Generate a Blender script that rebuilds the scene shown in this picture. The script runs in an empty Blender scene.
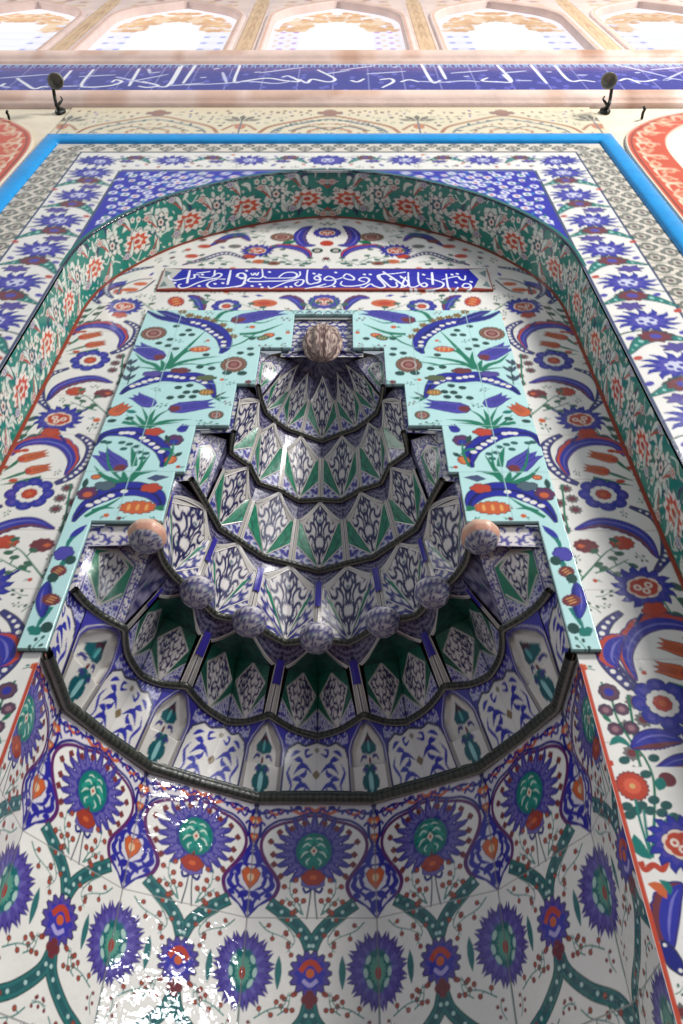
import bpy, math, random
import numpy as np
from math import sin, cos, pi, radians

random.seed(7); rng = np.random.default_rng(7)
sc = bpy.context.scene
COL = sc.collection
S = 1.7            # metres per layout unit (unit = distance from camera to the mihrab back plane)
CZ = 1.6           # eye height
F, PI_, YA, RO, CX, A = 805.093, .84617, -.00661, -.00639, .05609, .14867
YF = 1 - A         # front wall plane; the recessed back plane is at y = 1

# ------------------------------------------------------------------ survey: pixel on the photo -> point on a wall plane
def plane(px, py, Y):
    px = np.asarray(px, float); py = np.asarray(py, float)
    a, b = (px - 341.5) / F, (512 - py) / F
    a, b = a * cos(RO) + b * sin(RO), -a * sin(RO) + b * cos(RO)
    d0 = a; d1 = cos(PI_) - b * sin(PI_); d2 = sin(PI_) + b * cos(PI_)
    e0 = d0 * cos(YA) + d1 * sin(YA); e1 = -d0 * sin(YA) + d1 * cos(YA)
    t = Y / e1
    return np.stack([e0 * t + CX, d2 * t], -1)
def zoomed(ox, oy, s, Y):
    return lambda *pts: plane([ox + p[0] * s for p in pts], [oy + p[1] * s for p in pts], Y)

def pyof(z, Y):     # photo row of height z on plane Y at the centre line
    d = Y * cos(PI_) + z * sin(PI_); u = -Y * sin(PI_) + z * cos(PI_)
    return 512 - F * u / d

# ------------------------------------------------------------------ colours
def L(r, g, b):
    f = lambda c: (c / 255 / 12.92) if c <= 10.31475 else ((c / 255 + .055) / 1.055) ** 2.4
    return np.array([f(r), f(g), f(b)])
WHITE = L(232, 229, 222); CREAM = L(226, 214, 190); NAVY = L(30, 34, 120); BLUE = L(46, 50, 154); COBALT = L(38, 36, 165)
VIOLET = L(76, 70, 164); PURPLE = L(84, 72, 150); RED = L(184, 68, 48); ORANGE = L(200, 98, 56); MAROON = L(112, 52, 58); BROWN = L(130, 92, 72)
TEAL = L(26, 118, 108); GREEN = L(36, 112, 84); DKGREEN = L(34, 72, 66); AQUA = L(186, 226, 224); TURQ = L(18, 150, 222); LINE = L(44, 44, 66); GREY = L(110, 108, 108)
WINE = L(110, 44, 78); GROUT = L(168, 160, 148); PALEB = L(150, 160, 215)

# ------------------------------------------------------------------ 2-D drawing of tile painting
class Canvas:
    def __init__(s, u0, u1, v0, v1, W, H, bg, vk=None, sym=False):
        s.u0, s.u1, s.v0, s.v1, s.W, s.H, s.sym = u0, u1, v0, v1, W, H, sym
        s.vk = vk                       # (v values ascending, row fraction ascending)
        s.a = np.empty((H, W, 3)); s.a[:] = bg
        s.rep = [0.0]
    def vf(s, v):
        return np.interp(v, s.vk[0], s.vk[1]) if s.vk is not None else (v - s.v0) / (s.v1 - s.v0)
    def pix(s, P):
        P = np.asarray(P, float)
        return np.stack([(P[:, 0] - s.u0) / (s.u1 - s.u0) * s.W, s.vf(P[:, 1]) * s.H], 1)
    def poly(s, P, col, alpha=1.0):
        P = np.asarray(P, float)
        for du in s.rep:
            Q = P + np.array([du, 0])
            s._fill(s.pix(Q), col, alpha)
            if s.sym: s._fill(s.pix(Q * np.array([-1, 1])), col, alpha)
    def _fill(s, Q, col, alpha):
        x, y = Q[:, 0], Q[:, 1]
        c0 = max(int(math.floor(x.min())), 0); c1 = min(int(math.ceil(x.max())), s.W)
        r0 = max(int(math.floor(y.min())), 0); r1 = min(int(math.ceil(y.max())), s.H)
        if c1 <= c0 or r1 <= r0: return
        n = r1 - r0; sub = 3
        ys = r0 + (np.arange(n * sub) + .5) / sub
        x2, y2 = np.roll(x, -1), np.roll(y, -1)
        Y_ = ys[:, None]
        cond = (y[None] <= Y_) != (y2[None] <= Y_)
        K = int(cond.sum(1).max())
        if K == 0: return
        dy = np.where(y2 == y, 1e-9, y2 - y)
        xi = x[None] + (Y_ - y[None]) * ((x2 - x) / dy)[None]
        xi = np.where(cond, xi, 1e9)
        xi.sort(axis=1); xi = xi[:, :K + (K & 1)]
        cc = np.arange(c0, c1)[None]
        cov = np.zeros((n * sub, c1 - c0))
        for k in range(0, xi.shape[1] - 1, 2):
            cov += np.clip(xi[:, k + 1:k + 2] - cc, 0, 1) - np.clip(xi[:, k:k + 1] - cc, 0, 1)
        cov = np.clip(cov.reshape(n, sub, -1).mean(1), 0, 1)[..., None] * alpha
        reg = s.a[r0:r1, c0:c1]
        reg += (np.asarray(col) - reg) * cov
    def oval(s, o, rx, ry, col, rot=0, n=20):
        t = np.linspace(0, 2 * pi, n, endpoint=False)
        s.poly(place(np.stack([rx * np.cos(t), ry * np.sin(t)], 1), o, 1, rot), col)
    def dot(s, o, r, col): s.oval(o, r, r, col, 0, 12)
    def stroke(s, pts, w, col, smooth=True, prof=None):
        P = smoothed(pts) if smooth and len(pts) > 2 else np.asarray(pts, float)
        if len(P) == 2: P = np.linspace(P[0], P[1], 5)
        s.poly(ribbon(P, w, prof), col)
    def rect(s, u0, u1, v0, v1, col): s.poly([(u0, v0), (u1, v0), (u1, v1), (u0, v1)], col)
    def sample(s, u, v):
        x = np.clip((np.asarray(u) - s.u0) / (s.u1 - s.u0) * s.W - .5, 0, s.W - 1.001)
        y = np.clip(s.vf(np.asarray(v)) * s.H - .5, 0, s.H - 1.001)
        i, j = x.astype(int), y.astype(int); fx, fy = (x - i)[..., None], (y - j)[..., None]
        a = s.a
        return (a[j, i] * (1 - fx) + a[j, i + 1] * fx) * (1 - fy) + (a[j + 1, i] * (1 - fx) + a[j + 1, i + 1] * fx) * fy

def place(P, o, s=1, rot=0, flip=1):
    P = np.asarray(P, float) * s * np.array([flip, 1])
    c, q = cos(rot), sin(rot)
    return P @ np.array([[c, q], [-q, c]]) + np.asarray(o, float)
def smoothed(pts, n=8, closed=False):
    P = np.asarray(pts, float)
    if closed: Q = np.vstack([P[-1:], P, P[:2]])
    else: Q = np.vstack([2 * P[0] - P[1], P, 2 * P[-1] - P[-2]])
    out = []
    t = np.linspace(0, 1, n, endpoint=False)[:, None]
    for i in range(1, len(Q) - 2):
        p0, p1, p2, p3 = Q[i - 1], Q[i], Q[i + 1], Q[i + 2]
        out.append(.5 * (2 * p1 + (p2 - p0) * t + (2 * p0 - 5 * p1 + 4 * p2 - p3) * t ** 2 + (3 * p1 - p0 - 3 * p2 + p3) * t ** 3))
    if not closed: out.append(P[-1:])
    return np.vstack(out)
def ribbon(P, w, prof=None):
    d = np.gradient(P, axis=0); d /= np.maximum(np.linalg.norm(d, axis=1, keepdims=True), 1e-9)
    nrm = np.stack([-d[:, 1], d[:, 0]], 1)
    t = np.linspace(0, 1, len(P))
    h = (w / 2) * (np.interp(t, np.linspace(0, 1, len(prof)), prof) if prof is not None else np.ones_like(t))
    return np.vstack([P + nrm * h[:, None], (P - nrm * h[:, None])[::-1]])
def grow(P, d):
    P = np.asarray(P, float)
    area = .5 * np.sum(P[:, 0] * np.roll(P[:, 1], -1) - np.roll(P[:, 0], -1) * P[:, 1])
    e = np.roll(P, -1, 0) - np.roll(P, 1, 0); e /= np.maximum(np.linalg.norm(e, axis=1, keepdims=True), 1e-9)
    nrm = np.stack([e[:, 1], -e[:, 0]], 1) * (1 if area > 0 else -1)
    return P + nrm * d
def outlined(c, P, col, line=LINE, d=.0025):
    if d: c.poly(grow(P, d), line)
    c.poly(P, col)

# ------------------------------------------------------------------ motifs
def spiky(n, r0, r1, ex=1, ey=1, lean=0, ph=0):
    out = []
    for k in range(n):
        a = 2 * pi * k / n + ph; h = pi / n
        for da, r in ((-h, r0), (-h * .35, (r0 + r1) * .5 * 1.03), (lean * h, r1), (h * .35, (r0 + r1) * .5 * 1.03)):
            out.append((r * ex * cos(a + da), r * ey * sin(a + da)))
    return np.array(out)
def lobed(n, r, amp, ex=1, ey=1, m=10):
    t = np.linspace(0, 2 * pi, n * m, endpoint=False)
    q = r * (1 - amp + amp * np.abs(np.cos(n * t / 2)) ** .6)
    return np.stack([q * ex * np.cos(t), q * ey * np.sin(t)], 1)
def hatayi(c, o, s, rot=0, body=BLUE, heart=RED, base=RED, d=.0025):
    outlined(c, place(spiky(15, .74, 1.04, 1, .92, .5), o, s, rot), body, NAVY, d)
    c.poly(place(spiky(12, .62, .82, 1, .9, .5), o, s, rot), VIOLET * .9)
    P = place(lobed(7, .6, .12, 1, .8), o, s, rot)
    outlined(c, P, L(226, 206, 190), NAVY, d * .6)
    c.poly(place(lobed(6, .5, .12, 1, .8), o, s, rot), heart)
    for q in ((-.2, .05), (.2, .05), (0, -.16)):
        p = place([q], o, s, rot)[0]; c.dot(p, s * .14, L(230, 214, 200)); c.dot(p, s * .06, heart)
    if base is not None:
        p = place([(.22, -.92)], o, s, rot)[0]
        outlined(c, place(lobed(5, .42, .3, 1, .7), p, s, rot), base, MAROON, d * .6)
def rosette(c, o, s, rot=0, body=BLUE, d=.0025):
    outlined(c, place(lobed(8, 1, .2), o, s, rot), body, NAVY, d)
    for k in range(8):
        p = place([(.76 * cos(k * pi / 4), .76 * sin(k * pi / 4))], o, s, rot)[0]; c.dot(p, s * .13, VIOLET)
    outlined(c, place(lobed(10, .56, .12), o, s, rot), WHITE, NAVY, d * .6)
    outlined(c, place(lobed(8, .32, .12), o, s, rot), RED, MAROON, d * .4)
    c.dot(o, s * .13, ORANGE)
def crescent(c, spine, w, body=BLUE, edge=RED, side=1, d=.0025, teeth=True):
    P = smoothed(spine); t = np.linspace(0, 1, len(P))
    dd = np.gradient(P, axis=0); dd /= np.maximum(np.linalg.norm(dd, axis=1, keepdims=True), 1e-9)
    nrm = np.stack([-dd[:, 1], dd[:, 0]], 1) * side
    h = w * np.sin(pi * np.clip(t, 0, 1)) ** .7
    ser = 1 + (.22 * np.abs(np.sin(t * 9 * pi)) if teeth else 0)
    outer = P + nrm * (h * .55 * ser)[:, None]; inner = P - nrm * (h * .45)[:, None]
    full = np.vstack([outer, inner[::-1]])
    outlined(c, full, edge, NAVY, d)
    mid = P + nrm * (h * .33)[:, None]
    c.poly(np.vstack([mid, inner[::-1]]), body)
    q = (P - nrm * (h * .1)[:, None])[3:-3]
    if len(q) > 4: c.poly(ribbon(q, w * .12, (.2, 1, 1, .2)), L(116, 112, 190))
def dotband(c, spine, w, body=NAVY, dots=PALEB, prof=(.25, 1, 1, .3), r=.28, step=1.0, d=.002):
    P = smoothed(spine)
    outlined(c, ribbon(P, w, prof), body, LINE, d)
    seg = np.r_[0, np.cumsum(np.linalg.norm(np.diff(P, axis=0), axis=1))]
    n = max(2, int(seg[-1] / (w * step)))
    for q in np.linspace(.1, .9, n):
        p = [np.interp(q * seg[-1], seg, P[:, i]) for i in (0, 1)]
        c.dot(p, w * r * np.interp(q, np.linspace(0, 1, len(prof)), prof), dots)
def leaf(c, p0, p1, w, col=GREEN, bend=0.0, d=0.0, line=DKGREEN):
    p0, p1 = np.asarray(p0, float), np.asarray(p1, float); v = p1 - p0; nn = np.array([-v[1], v[0]])
    P = smoothed([p0, (p0 + p1) / 2 + nn * bend, p1], 8)
    outlined(c, ribbon(P, w, (.12, .75, 1, .8, .05)), col, line, d)
def blade(c, pts, w, col=GREEN): c.stroke(pts, w, col, True, (.9, 1, .7, .1))
def tulip(c, base, tip, w, col=VIOLET, spot=MAROON, d=.0022, n=3, line=NAVY):
    base, tip = np.asarray(base, float), np.asarray(tip, float); v = tip - base; ln = np.linalg.norm(v); rot = math.atan2(v[1], v[0])
    h = w / 2 / ln
    R = [(0, 0), (.06, -h * .62), (.25, -h), (.5, -h * .92), (.78, -h * .75), (1, -h * .82), (.82, -h * .3), (1.02, 0), (.82, h * .3), (1, h * .82), (.78, h * .75), (.5, h * .92), (.25, h), (.06, h * .62)]
    P = place(R, base, ln, rot)
    outlined(c, P, col, line, d)
    if spot is not None: c.poly(place([(0, 0), (.06, -h * .62), (.2, -h * .5), (.28, 0), (.2, h * .5), (.06, h * .62)], base, ln, rot), spot)
    for q in (-.3, 0, .3): c.stroke(place([(.3, q * h), (.85, q * h * 1.3)], base, ln, rot), w * .05, line, False)
def spindle(c, o, rx, ry, rot=0, col=ORANGE, d=.0018):
    P = place(spiky(14, .82, 1, rx, ry, .6), o, 1, rot); outlined(c, P, col, MAROON, d)
    for q in (-.45, 0, .45): c.oval(place([(q * rx, 0)], o, 1, rot)[0], rx * .09, ry * .5, L(226, 160, 90), rot)
def roundel(c, o, rx, ry, col=BROWN, d=.002):
    outlined(c, place(spiky(18, .93, 1, rx, ry), o), col, DKGREEN, d)
    c.oval(o, rx * .74, ry * .74, L(92, 52, 60)); c.oval(o, rx * .66, ry * .66, L(176, 142, 128)); c.oval(o, rx * .46, ry * .46, MAROON); c.oval(o, rx * .3, ry * .3, L(150, 100, 92))
def sprig(c, pts, w=.003, col=GREEN, r=.007, dots=MAROON, n=6, leafcol=None):
    P = smoothed(pts); c.poly(ribbon(P, w, (1, .8, .4)), col)
    for k in range(n):
        i = int((k + 1) / (n + .3) * (len(P) - 1)); dd = P[min(i + 1, len(P) - 1)] - P[i - 1]; dd /= max(np.linalg.norm(dd), 1e-9)
        nn = np.array([-dd[1], dd[0]]) * (1 if k % 2 else -1)
        q = P[i] + nn * r * 2.0 + dd * r * .8
        c.stroke([P[i], q], w * .7, col, False)
        if leafcol is not None: c.oval(q, r * 1.15, r * .75, leafcol, random.uniform(-.6, .6), 10)
        else:
            c.dot(q, r, dots); c.dot(q, r * .35, ORANGE)

def filler(c, u0, u1, v0, v1, n, size, ground, kinds, seed=1, inside=None):
    """tiny sprigs, buds and leaves growing wherever the ground is still bare"""
    r = random.Random(seed); g = np.linspace(-1, 1, 5); gu, gv = np.meshgrid(g, g)
    for _ in range(n):
        o = np.array([r.uniform(u0, u1), r.uniform(v0, v1)]); q = size * r.uniform(.7, 1.15)
        if inside is not None and not inside(o): continue
        if np.abs(c.sample(o[0] + gu * q, o[1] + gv * q) - ground).max() > .09: continue
        th = r.uniform(0, 6.28); k = r.choice(kinds)
        if k == 'sprig':
            c.stroke(place([(-1, -.2), (-.2, .1), (.9, 0)], o, q, th), q * .13, GREEN, True, (1, .8, .4))
            for p in ((-.4, .45), (.1, -.4), (.5, .45), (.95, 0)): c.oval(place([p], o, q, th)[0], q * .26, q * .17, r.choice((DKGREEN, L(50, 100, 88), L(66, 92, 84))), th + p[1], 8)
        elif k == 'bud':
            c.stroke(place([(-1, 0), (0, .1)], o, q, th), q * .12, GREEN, False); c.poly(place(lobed(5, .48, .25), place([(.2, .1)], o, q, th)[0], q), r.choice((RED, MAROON, ORANGE))); c.oval(place([(-.5, .35)], o, q, th)[0], q * .24, q * .14, TEAL, th, 8)
        elif k == 'rosette':
            c.poly(place(spiky(8, .6, .85), o, q * .8), GREY * .8); c.dot(o, q * .3, MAROON)
        elif k == 'red':
            c.stroke(place([(-1, -.3), (0, .1), (1, 0)], o, q, th), q * .1, TEAL)
            for p in ((-.6, .35), (0, -.3), (.35, .5), (.9, -.2)): c.dot(place([p], o, q, th)[0], q * .2, L(124, 58, 56))
        elif k == 'blue': c.poly(place([(-.8, 0), (-.2, .4), (.8, .1), (0, -.35)], o, q, th), r.choice((VIOLET, BLUE, L(70, 80, 120))))
        elif k == 'pale': c.poly(place(lobed(5, .7, .35), o, q), L(216, 222, 208)); c.dot(o, q * .25, RED)
        elif k == 'paleleaf': c.poly(ribbon(smoothed(place([(-1, 0), (0, .3), (1, 0)], o, q, th)), q * .7, (.1, .8, 1, .1)), L(216, 222, 208))
# ------------------------------------------------------------------ mesh building
MATS = {}
class MB:
    def __init__(s): s.v, s.f, s.c, s.n = [], [], [], 0
    def grid(s, P, C=None, skirt=None, close=False, flip=False):
        """P (n,m,3) layout units; C (n,m,3) linear colours"""
        n, m = P.shape[:2]
        if C is None: C = np.ones((n, m, 3)) * .8
        C = np.broadcast_to(C, (n, m, 3))
        idx = np.arange(n * m).reshape(n, m) + s.n
        if close: idx = np.concatenate([idx, idx[:, :1]], 1)
        q = np.stack([idx[:-1, :-1], idx[:-1, 1:], idx[1:, 1:], idx[1:, :-1]], -1).reshape(-1, 4)
        s.v.append(P.reshape(-1, 3)); s.c.append(C.reshape(-1, 3)); s.f.append(q[:, ::-1] if flip else q); s.n += n * m
        if skirt is not None:
            per = np.concatenate([idx[0, :], idx[1:, -1], idx[-1, -2::-1], idx[-2:0:-1, 0]]) - (s.n - n * m)
            V = P.reshape(-1, 3)[per] + np.asarray(skirt, float); k = len(per)
            Cb = C.reshape(-1, 3)[per]
            top = per + (s.n - n * m); bot = np.arange(k) + s.n
            s.v.append(V); s.c.append(Cb); s.n += k
            t2, b2 = np.roll(top, -1), np.roll(bot, -1)
            s.f.append(np.stack([top, bot, b2, t2], -1))
    def build(s, name, mat, parent=None, smooth=True, flat=None):
        V = np.vstack(s.v) * S + np.array([0, 0, CZ]); Fq = np.vstack(s.f); C = np.vstack(s.c)
        mid = np.array([(V[:, 0].min() + V[:, 0].max()) / 2, V[:, 1].max(), V[:, 2].min()])
        V = V - mid
        me = bpy.data.meshes.new(name)
        me.vertices.add(len(V)); me.vertices.foreach_set('co', V.astype(np.float32).ravel())
        me.loops.add(Fq.size); me.loops.foreach_set('vertex_index', Fq.astype(np.int32).ravel())
        me.polygons.add(len(Fq)); me.polygons.foreach_set('loop_start', np.arange(0, Fq.size, 4, dtype=np.int32))
        me.update(calc_edges=True); me.validate()
        at = me.attributes.new('Col', 'FLOAT_COLOR', 'POINT')
        at.data.foreach_set('color', np.hstack([C, np.ones((len(C), 1))]).astype(np.float32).ravel())
        me.polygons.foreach_set('use_smooth', np.full(len(me.polygons), smooth, dtype=bool))
        me.materials.append(mat)
        o = bpy.data.objects.new(name, me); COL.objects.link(o)
        if parent is not None: o.parent = parent
        o.location = mid - wloc(parent)
        return o
def wloc(o):
    v = np.zeros(3)
    while o is not None: v += np.array(o.location); o = o.parent
    return v
def empty(name, loc, parent=None):
    o = bpy.data.objects.new(name, None); COL.objects.link(o); o.empty_display_size = .05
    if parent is not None: o.parent = parent
    o.location = np.array(loc, float) * S + np.array([0, 0, CZ]) - wloc(parent); return o
def tag(o, label=None, cat=None, group=None, kind=None):
    if label: o['label'] = label
    if cat: o['category'] = cat
    if group: o['group'] = group
    if kind: o['kind'] = kind
    return o
def material(name, rough=.2, spec=.5, attr=True, col=(.5, .5, .5), bump=.15, bscale=30, var=.0, vscale=6, metal=0, coat=0):
    m = bpy.data.materials.new(name); m.use_nodes = True
    nt = m.node_tree; bs = nt.nodes['Principled BSDF']
    bs.inputs['Roughness'].default_value = rough; bs.inputs['Metallic'].default_value = metal
    bs.inputs['Specular IOR Level'].default_value = spec
    bs.inputs['Coat Weight'].default_value = coat; bs.inputs['Coat Roughness'].default_value = .06
    tc = nt.nodes.new('ShaderNodeTexCoord')
    if attr:
        a = nt.nodes.new('ShaderNodeAttribute'); a.attribute_name = 'Col'; src = a.outputs['Color']
    else:
        a = nt.nodes.new('ShaderNodeRGB'); a.outputs[0].default_value = (*col, 1); src = a.outputs[0]
    if var:
        nz = nt.nodes.new('ShaderNodeTexNoise'); nz.inputs['Scale'].default_value = vscale; nz.inputs['Detail'].default_value = 6
        nt.links.new(tc.outputs['Object'], nz.inputs['Vector'])
        mp = nt.nodes.new('ShaderNodeMapRange'); mp.inputs[1].default_value = .3; mp.inputs[2].default_value = .7
        mp.inputs[3].default_value = 1 - var; mp.inputs[4].default_value = 1 + var * .4
        nt.links.new(nz.outputs['Fac'], mp.inputs[0])
        mx = nt.nodes.new('ShaderNodeVectorMath'); mx.operation = 'SCALE'
        nt.links.new(src, mx.inputs[0]); nt.links.new(mp.outputs[0], mx.inputs['Scale']); src = mx.outputs[0]
    nt.links.new(src, bs.inputs['Base Color'])
    if bump:
        nb = nt.nodes.new('ShaderNodeTexNoise'); nb.inputs['Scale'].default_value = bscale; nb.inputs['Detail'].default_value = 2
        nt.links.new(tc.outputs['Object'], nb.inputs['Vector'])
        bp = nt.nodes.new('ShaderNodeBump'); bp.inputs['Strength'].default_value = bump; bp.inputs['Distance'].default_value = .01
        nt.links.new(nb.outputs['Fac'], bp.inputs['Height']); nt.links.new(bp.outputs[0], bs.inputs['Normal'])
    MATS[name] = m
    return m
TILE = material('glazed_tile', .16, .5, True, bump=.12, bscale=22, var=.05, vscale=9)
NTILE = material('glazed_niche_tile', .07, .5, True, bump=.34, bscale=24, var=.05, vscale=9)
MUQ = material('glazed_muqarnas_tile', .3, .5, True, bump=.1, bscale=40, var=.06, vscale=12)
STONE = material('pale_marble', .5, .3, True, bump=.3, bscale=14, var=.14, vscale=5)
IRON = material('wrought_iron', .45, .5, False, (.022, .024, .02), bump=.4, bscale=60, var=.3, vscale=30, metal=.6)
def lit_glass():
    m = material('lit_stained_glass', .3, .4, True, bump=0)
    nt = m.node_tree; bs = nt.nodes['Principled BSDF']
    at = [n for n in nt.nodes if n.type == 'ATTRIBUTE'][0]
    nt.links.new(at.outputs['Color'], bs.inputs['Emission Color']); bs.inputs['Emission Strength'].default_value = .95
    for l in list(bs.inputs['Base Color'].links): nt.links.remove(l)
    bs.inputs['Base Color'].default_value = (.05, .05, .05, 1)
    return m
GLASS = lit_glass()

def rows_for(z0, z1, Y, dens):           # heights spaced evenly as the eye sees them, so no tile is coarser than the photo
    n = max(2, int(abs(pyof(z0, Y) - pyof(z1, Y)) * dens) + 1)
    zz = np.linspace(z0, z1, 400); p = -np.array([pyof(z, Y) for z in zz])
    return np.interp(np.linspace(p[0], p[-1], n), p, zz)
def vknots(z0, z1, Y):
    zz = np.linspace(z0, z1, 300); p = -np.array([pyof(z, Y) for z in zz])
    return zz, (p - p[0]) / (p[-1] - p[0])
def sheet(mb, zs, xl, xr, nx, Y, canvas, skirt=.006, cfun=None):
    """flat patch whose left and right edge may follow curves of z"""
    zs = np.asarray(zs); t = np.linspace(0, 1, nx)
    a = np.array([xl(z) if callable(xl) else xl for z in zs])[:, None]; b = np.array([xr(z) if callable(xr) else xr for z in zs])[:, None]
    X = a + (b - a) * t[None]; Z = np.repeat(zs[:, None], nx, 1)
    P = np.stack([X, np.full_like(X, Y), Z], -1)
    C = canvas.sample(X, Z) if canvas is not None else (cfun if cfun is not None else WHITE)
    mb.grid(P, C, (0, skirt, 0) if skirt else None)

# ================================================================== layout (units)
WA, ST, FI, FO = .632, .800, .895, .953
ZSP, ZST, ZFI, ZFO = 2.538, 2.717, 2.796, 2.882
ZLOW = 0.1
ARCH = np.array([(.632, 1.86), (.629, 1.95), (.617, 2.03), (.596, 2.095), (.56, 2.17), (.51, 2.25), (.45, 2.325), (.39, 2.38), (.336, 2.42), (.25, 2.475), (.15, 2.518), (.07, 2.54), (0, 2.55)])
ARC = smoothed(ARCH, 6)
def archx(z):
    return WA if z <= ARC[0, 1] else float(np.interp(z, ARC[:, 1], ARC[:, 0]))

# ------------------------------------------------------------------ painting of the front wall (plane YF)
CA = Canvas(-1.0, 1.0, ZLOW, 3.25, 1500, 1150, WHITE, vknots(ZLOW, 3.25, YF), sym=True)
def pa(*p): return plane([q[0] for q in p], [q[1] for q in p], YF)
def paint_front():
    c = CA
    # outer strip of small grey rosettes
    c.rect(ST, FI, ZLOW, ZFI, L(222, 212, 196)); c.rect(0, FI, ZST, ZFI, L(222, 212, 196))
    def small(o, s):
        outlined(c, place(lobed(4, 1, .35), o, s), L(120, 122, 112), L(70, 76, 70), .003)
        c.poly(place(lobed(4, .62, .3), o, s, pi / 4), L(196, 188, 172)); c.oval(o, s * .3, s * .3, L(92, 70, 74))
    k = 0; z = ZST + .03
    while z > ZLOW:
        for q, x in enumerate((ST + .024, ST + .071)):
            small((x, z - .032 * q), .023)
            c.stroke([(x - .03, z - .032 * q + .032), (x + .03, z - .032 * q + .032)], .003, L(120, 126, 116), False)
        z -= .064
    for x in np.arange(0, ST, .075):
        small((x, ZST + .028), .022); small((x + .037, ZST + .058), .018)
    # white border with blue serrated flowers
    c.rect(WA, ST, ZLOW, ZST, WHITE); c.rect(0, ST, ZSP, ZST, WHITE)
    for x0, x1 in ((WA, WA + .008), (ST - .006, ST)): c.rect(x0, x1, ZLOW, ZSP if x0 == WA else ZST, L(70, 80, 110))
    c.rect(0, WA, ZSP, ZSP + .012, L(80, 90, 110)); c.rect(0, ST, ZST - .012, ZST, L(96, 96, 104))
    def big(o, s, rot):
        P = place(spiky(13, .6, 1.12, 1.1, .8, .6), o, s, rot)
        outlined(c, P, BLUE, NAVY, .002)
        c.poly(place(spiky(9, .5, .82, 1, .72, .6), o, s, rot), VIOLET); c.poly(place(lobed(7, .4, .25, 1, .8), o, s, rot), L(205, 206, 226))
        for q in ((-.2, 0), (.2, .04), (0, -.2)): c.dot(place([q], o, s, rot)[0], s * .1, BLUE)
    def green(o, s, rot, fl=1):
        P = place([(-1.15, -.5), (-.5, .18), (.25, .3), (1.15, -.1)], o, s, rot, fl)
        dotband(c, P, s * .42, TEAL, L(150, 200, 190), (.2, 1, 1, .1), .2, .8)
        outlined(c, place(spiky(9, .34, .46, 1.2, .8), place([(0, .38)], o, s, rot, fl)[0], s, rot), MAROON, LINE, .002)
        c.oval(place([(0, .38)], o, s, rot, fl)[0], s * .18, s * .14, VIOLET)
        outlined(c, place(spiky(7, .24, .4, 1.3, .7), place([(.35, -.3)], o, s, rot, fl)[0], s, rot), PURPLE, LINE, .002)
        c.stroke(place([(-1.2, .5), (-.7, .7), (0, .75), (.6, .4)], o, s, rot, fl), s * .07, DKGREEN)
        for q in ((-1, -.75), (.9, .5), (-.8, .35)): c.oval(place([q], o, s, rot, fl)[0], s * .16, s * .1, RED if q[0] < -.9 else VIOLET, rot + .5)
    xm = (WA + ST) / 2; z = 2.52; k = 0
    while z > ZLOW:
        big((xm + .004 * (-1) ** k, z), .062, .15); green((xm, z - .093), .072, .12, 1 if k % 2 else -1)
        z -= .186; k += 1
    zt = (ZSP + ZST) / 2 + .006
    for k in range(4):
        x = .245 * k; big((x, zt), .054, 0)
        if k < 3: green((x + .122, zt + .005), .052, .1, -1 if k % 2 else 1)
    big((xm, zt - .01), .05, .5)
    filler(c, WA + .012, ST - .012, ZLOW, ZSP, 2600, .017, WHITE, ('sprig', 'blue', 'bud', 'sprig'), 3)
    filler(c, 0, ST - .012, ZSP + .015, ZST - .015, 1500, .018, WHITE, ('sprig', 'blue', 'bud'), 4)
    # blue spandrels strewn with white blossoms
    zs = np.linspace(1.9, ZSP, 40); c.poly([(WA, 1.86)] + [(archx(z), z) for z in zs] + [(0, ZSP), (WA, ZSP)], COBALT)
    for k in range(8):
        r = .032 + .036 * k
        for m in range(34):
            t = (m + .5 * (k % 2) + .25 * sin(k * 2.1 + m)) / 34; i = min(t, .999) * (len(ARC) - 1); i0 = int(i); p = ARC[i0]; q = ARC[min(i0 + 1, len(ARC) - 1)]
            d = q - p; d = d / max(np.linalg.norm(d), 1e-9); o = p + (q - p) * (i - i0) + np.array([-d[1], d[0]]) * -(r + .008 * sin(m * 1.7 + k))
            if o[0] > WA - .014 or o[1] > ZSP - .012 or o[0] < .02: continue
            rr = .0125 if (m + k) % 3 else .0095
            c.oval(o, rr * 1.1, rr, L(226, 226, 238)); c.oval(o, rr * .5, rr * .45, [COBALT, RED, COBALT, TEAL][(m + 2 * k) % 4])
            a_ = (m * 2.4 + k) % 6.28
            c.oval(o + np.array([.017 * cos(a_), .015 * sin(a_)]), .008, .004, [TURQ * .8, L(200, 206, 230), TEAL][m % 3], a_, 8)
    c.poly(ribbon(ARC + np.array([.004, .006]), .016), TEAL * .8)
    c.poly(ribbon(ARC, .008), LINE)
    # pale cresting with arabesque lunettes
    c.rect(0, 1.0, ZFO, 3.25, L(226, 214, 184))
    dull = L(120, 126, 130); ochre = L(168, 118, 86)
    for xc in (0, .622):
        for q, (w, h) in enumerate(((.24, .2), (.2, .165))):
            P = [(xc - w, ZFO + .03), (xc - w * .86, ZFO + h * .5), (xc - w * .45, ZFO + h * .85), (xc, ZFO + h * 1.12), (xc + w * .45, ZFO + h * .85), (xc + w * .86, ZFO + h * .5), (xc + w, ZFO + .03)]
            c.stroke(P, .01 if q else .014, dull if q else ochre)
        for k in range(24):
            a = pi * (k + .5) / 24
            for rr in (.15, .105, .06):
                o = (xc + rr * 1.2 * cos(a), ZFO + .025 + rr * sin(a))
                if (k + int(rr * 100)) % 2: c.poly(place([(-.014, 0), (0, .007), (.016, .002), (.004, -.008)], o, 1, a + k), [dull, ochre, L(70, 100, 110), L(190, 150, 130)][k % 4])
        c.stroke([(xc - .14, ZFO + .05), (xc - .06, ZFO + .1), (xc, ZFO + .06), (xc + .06, ZFO + .1), (xc + .14, ZFO + .05)], .008, L(90, 110, 110))
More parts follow.
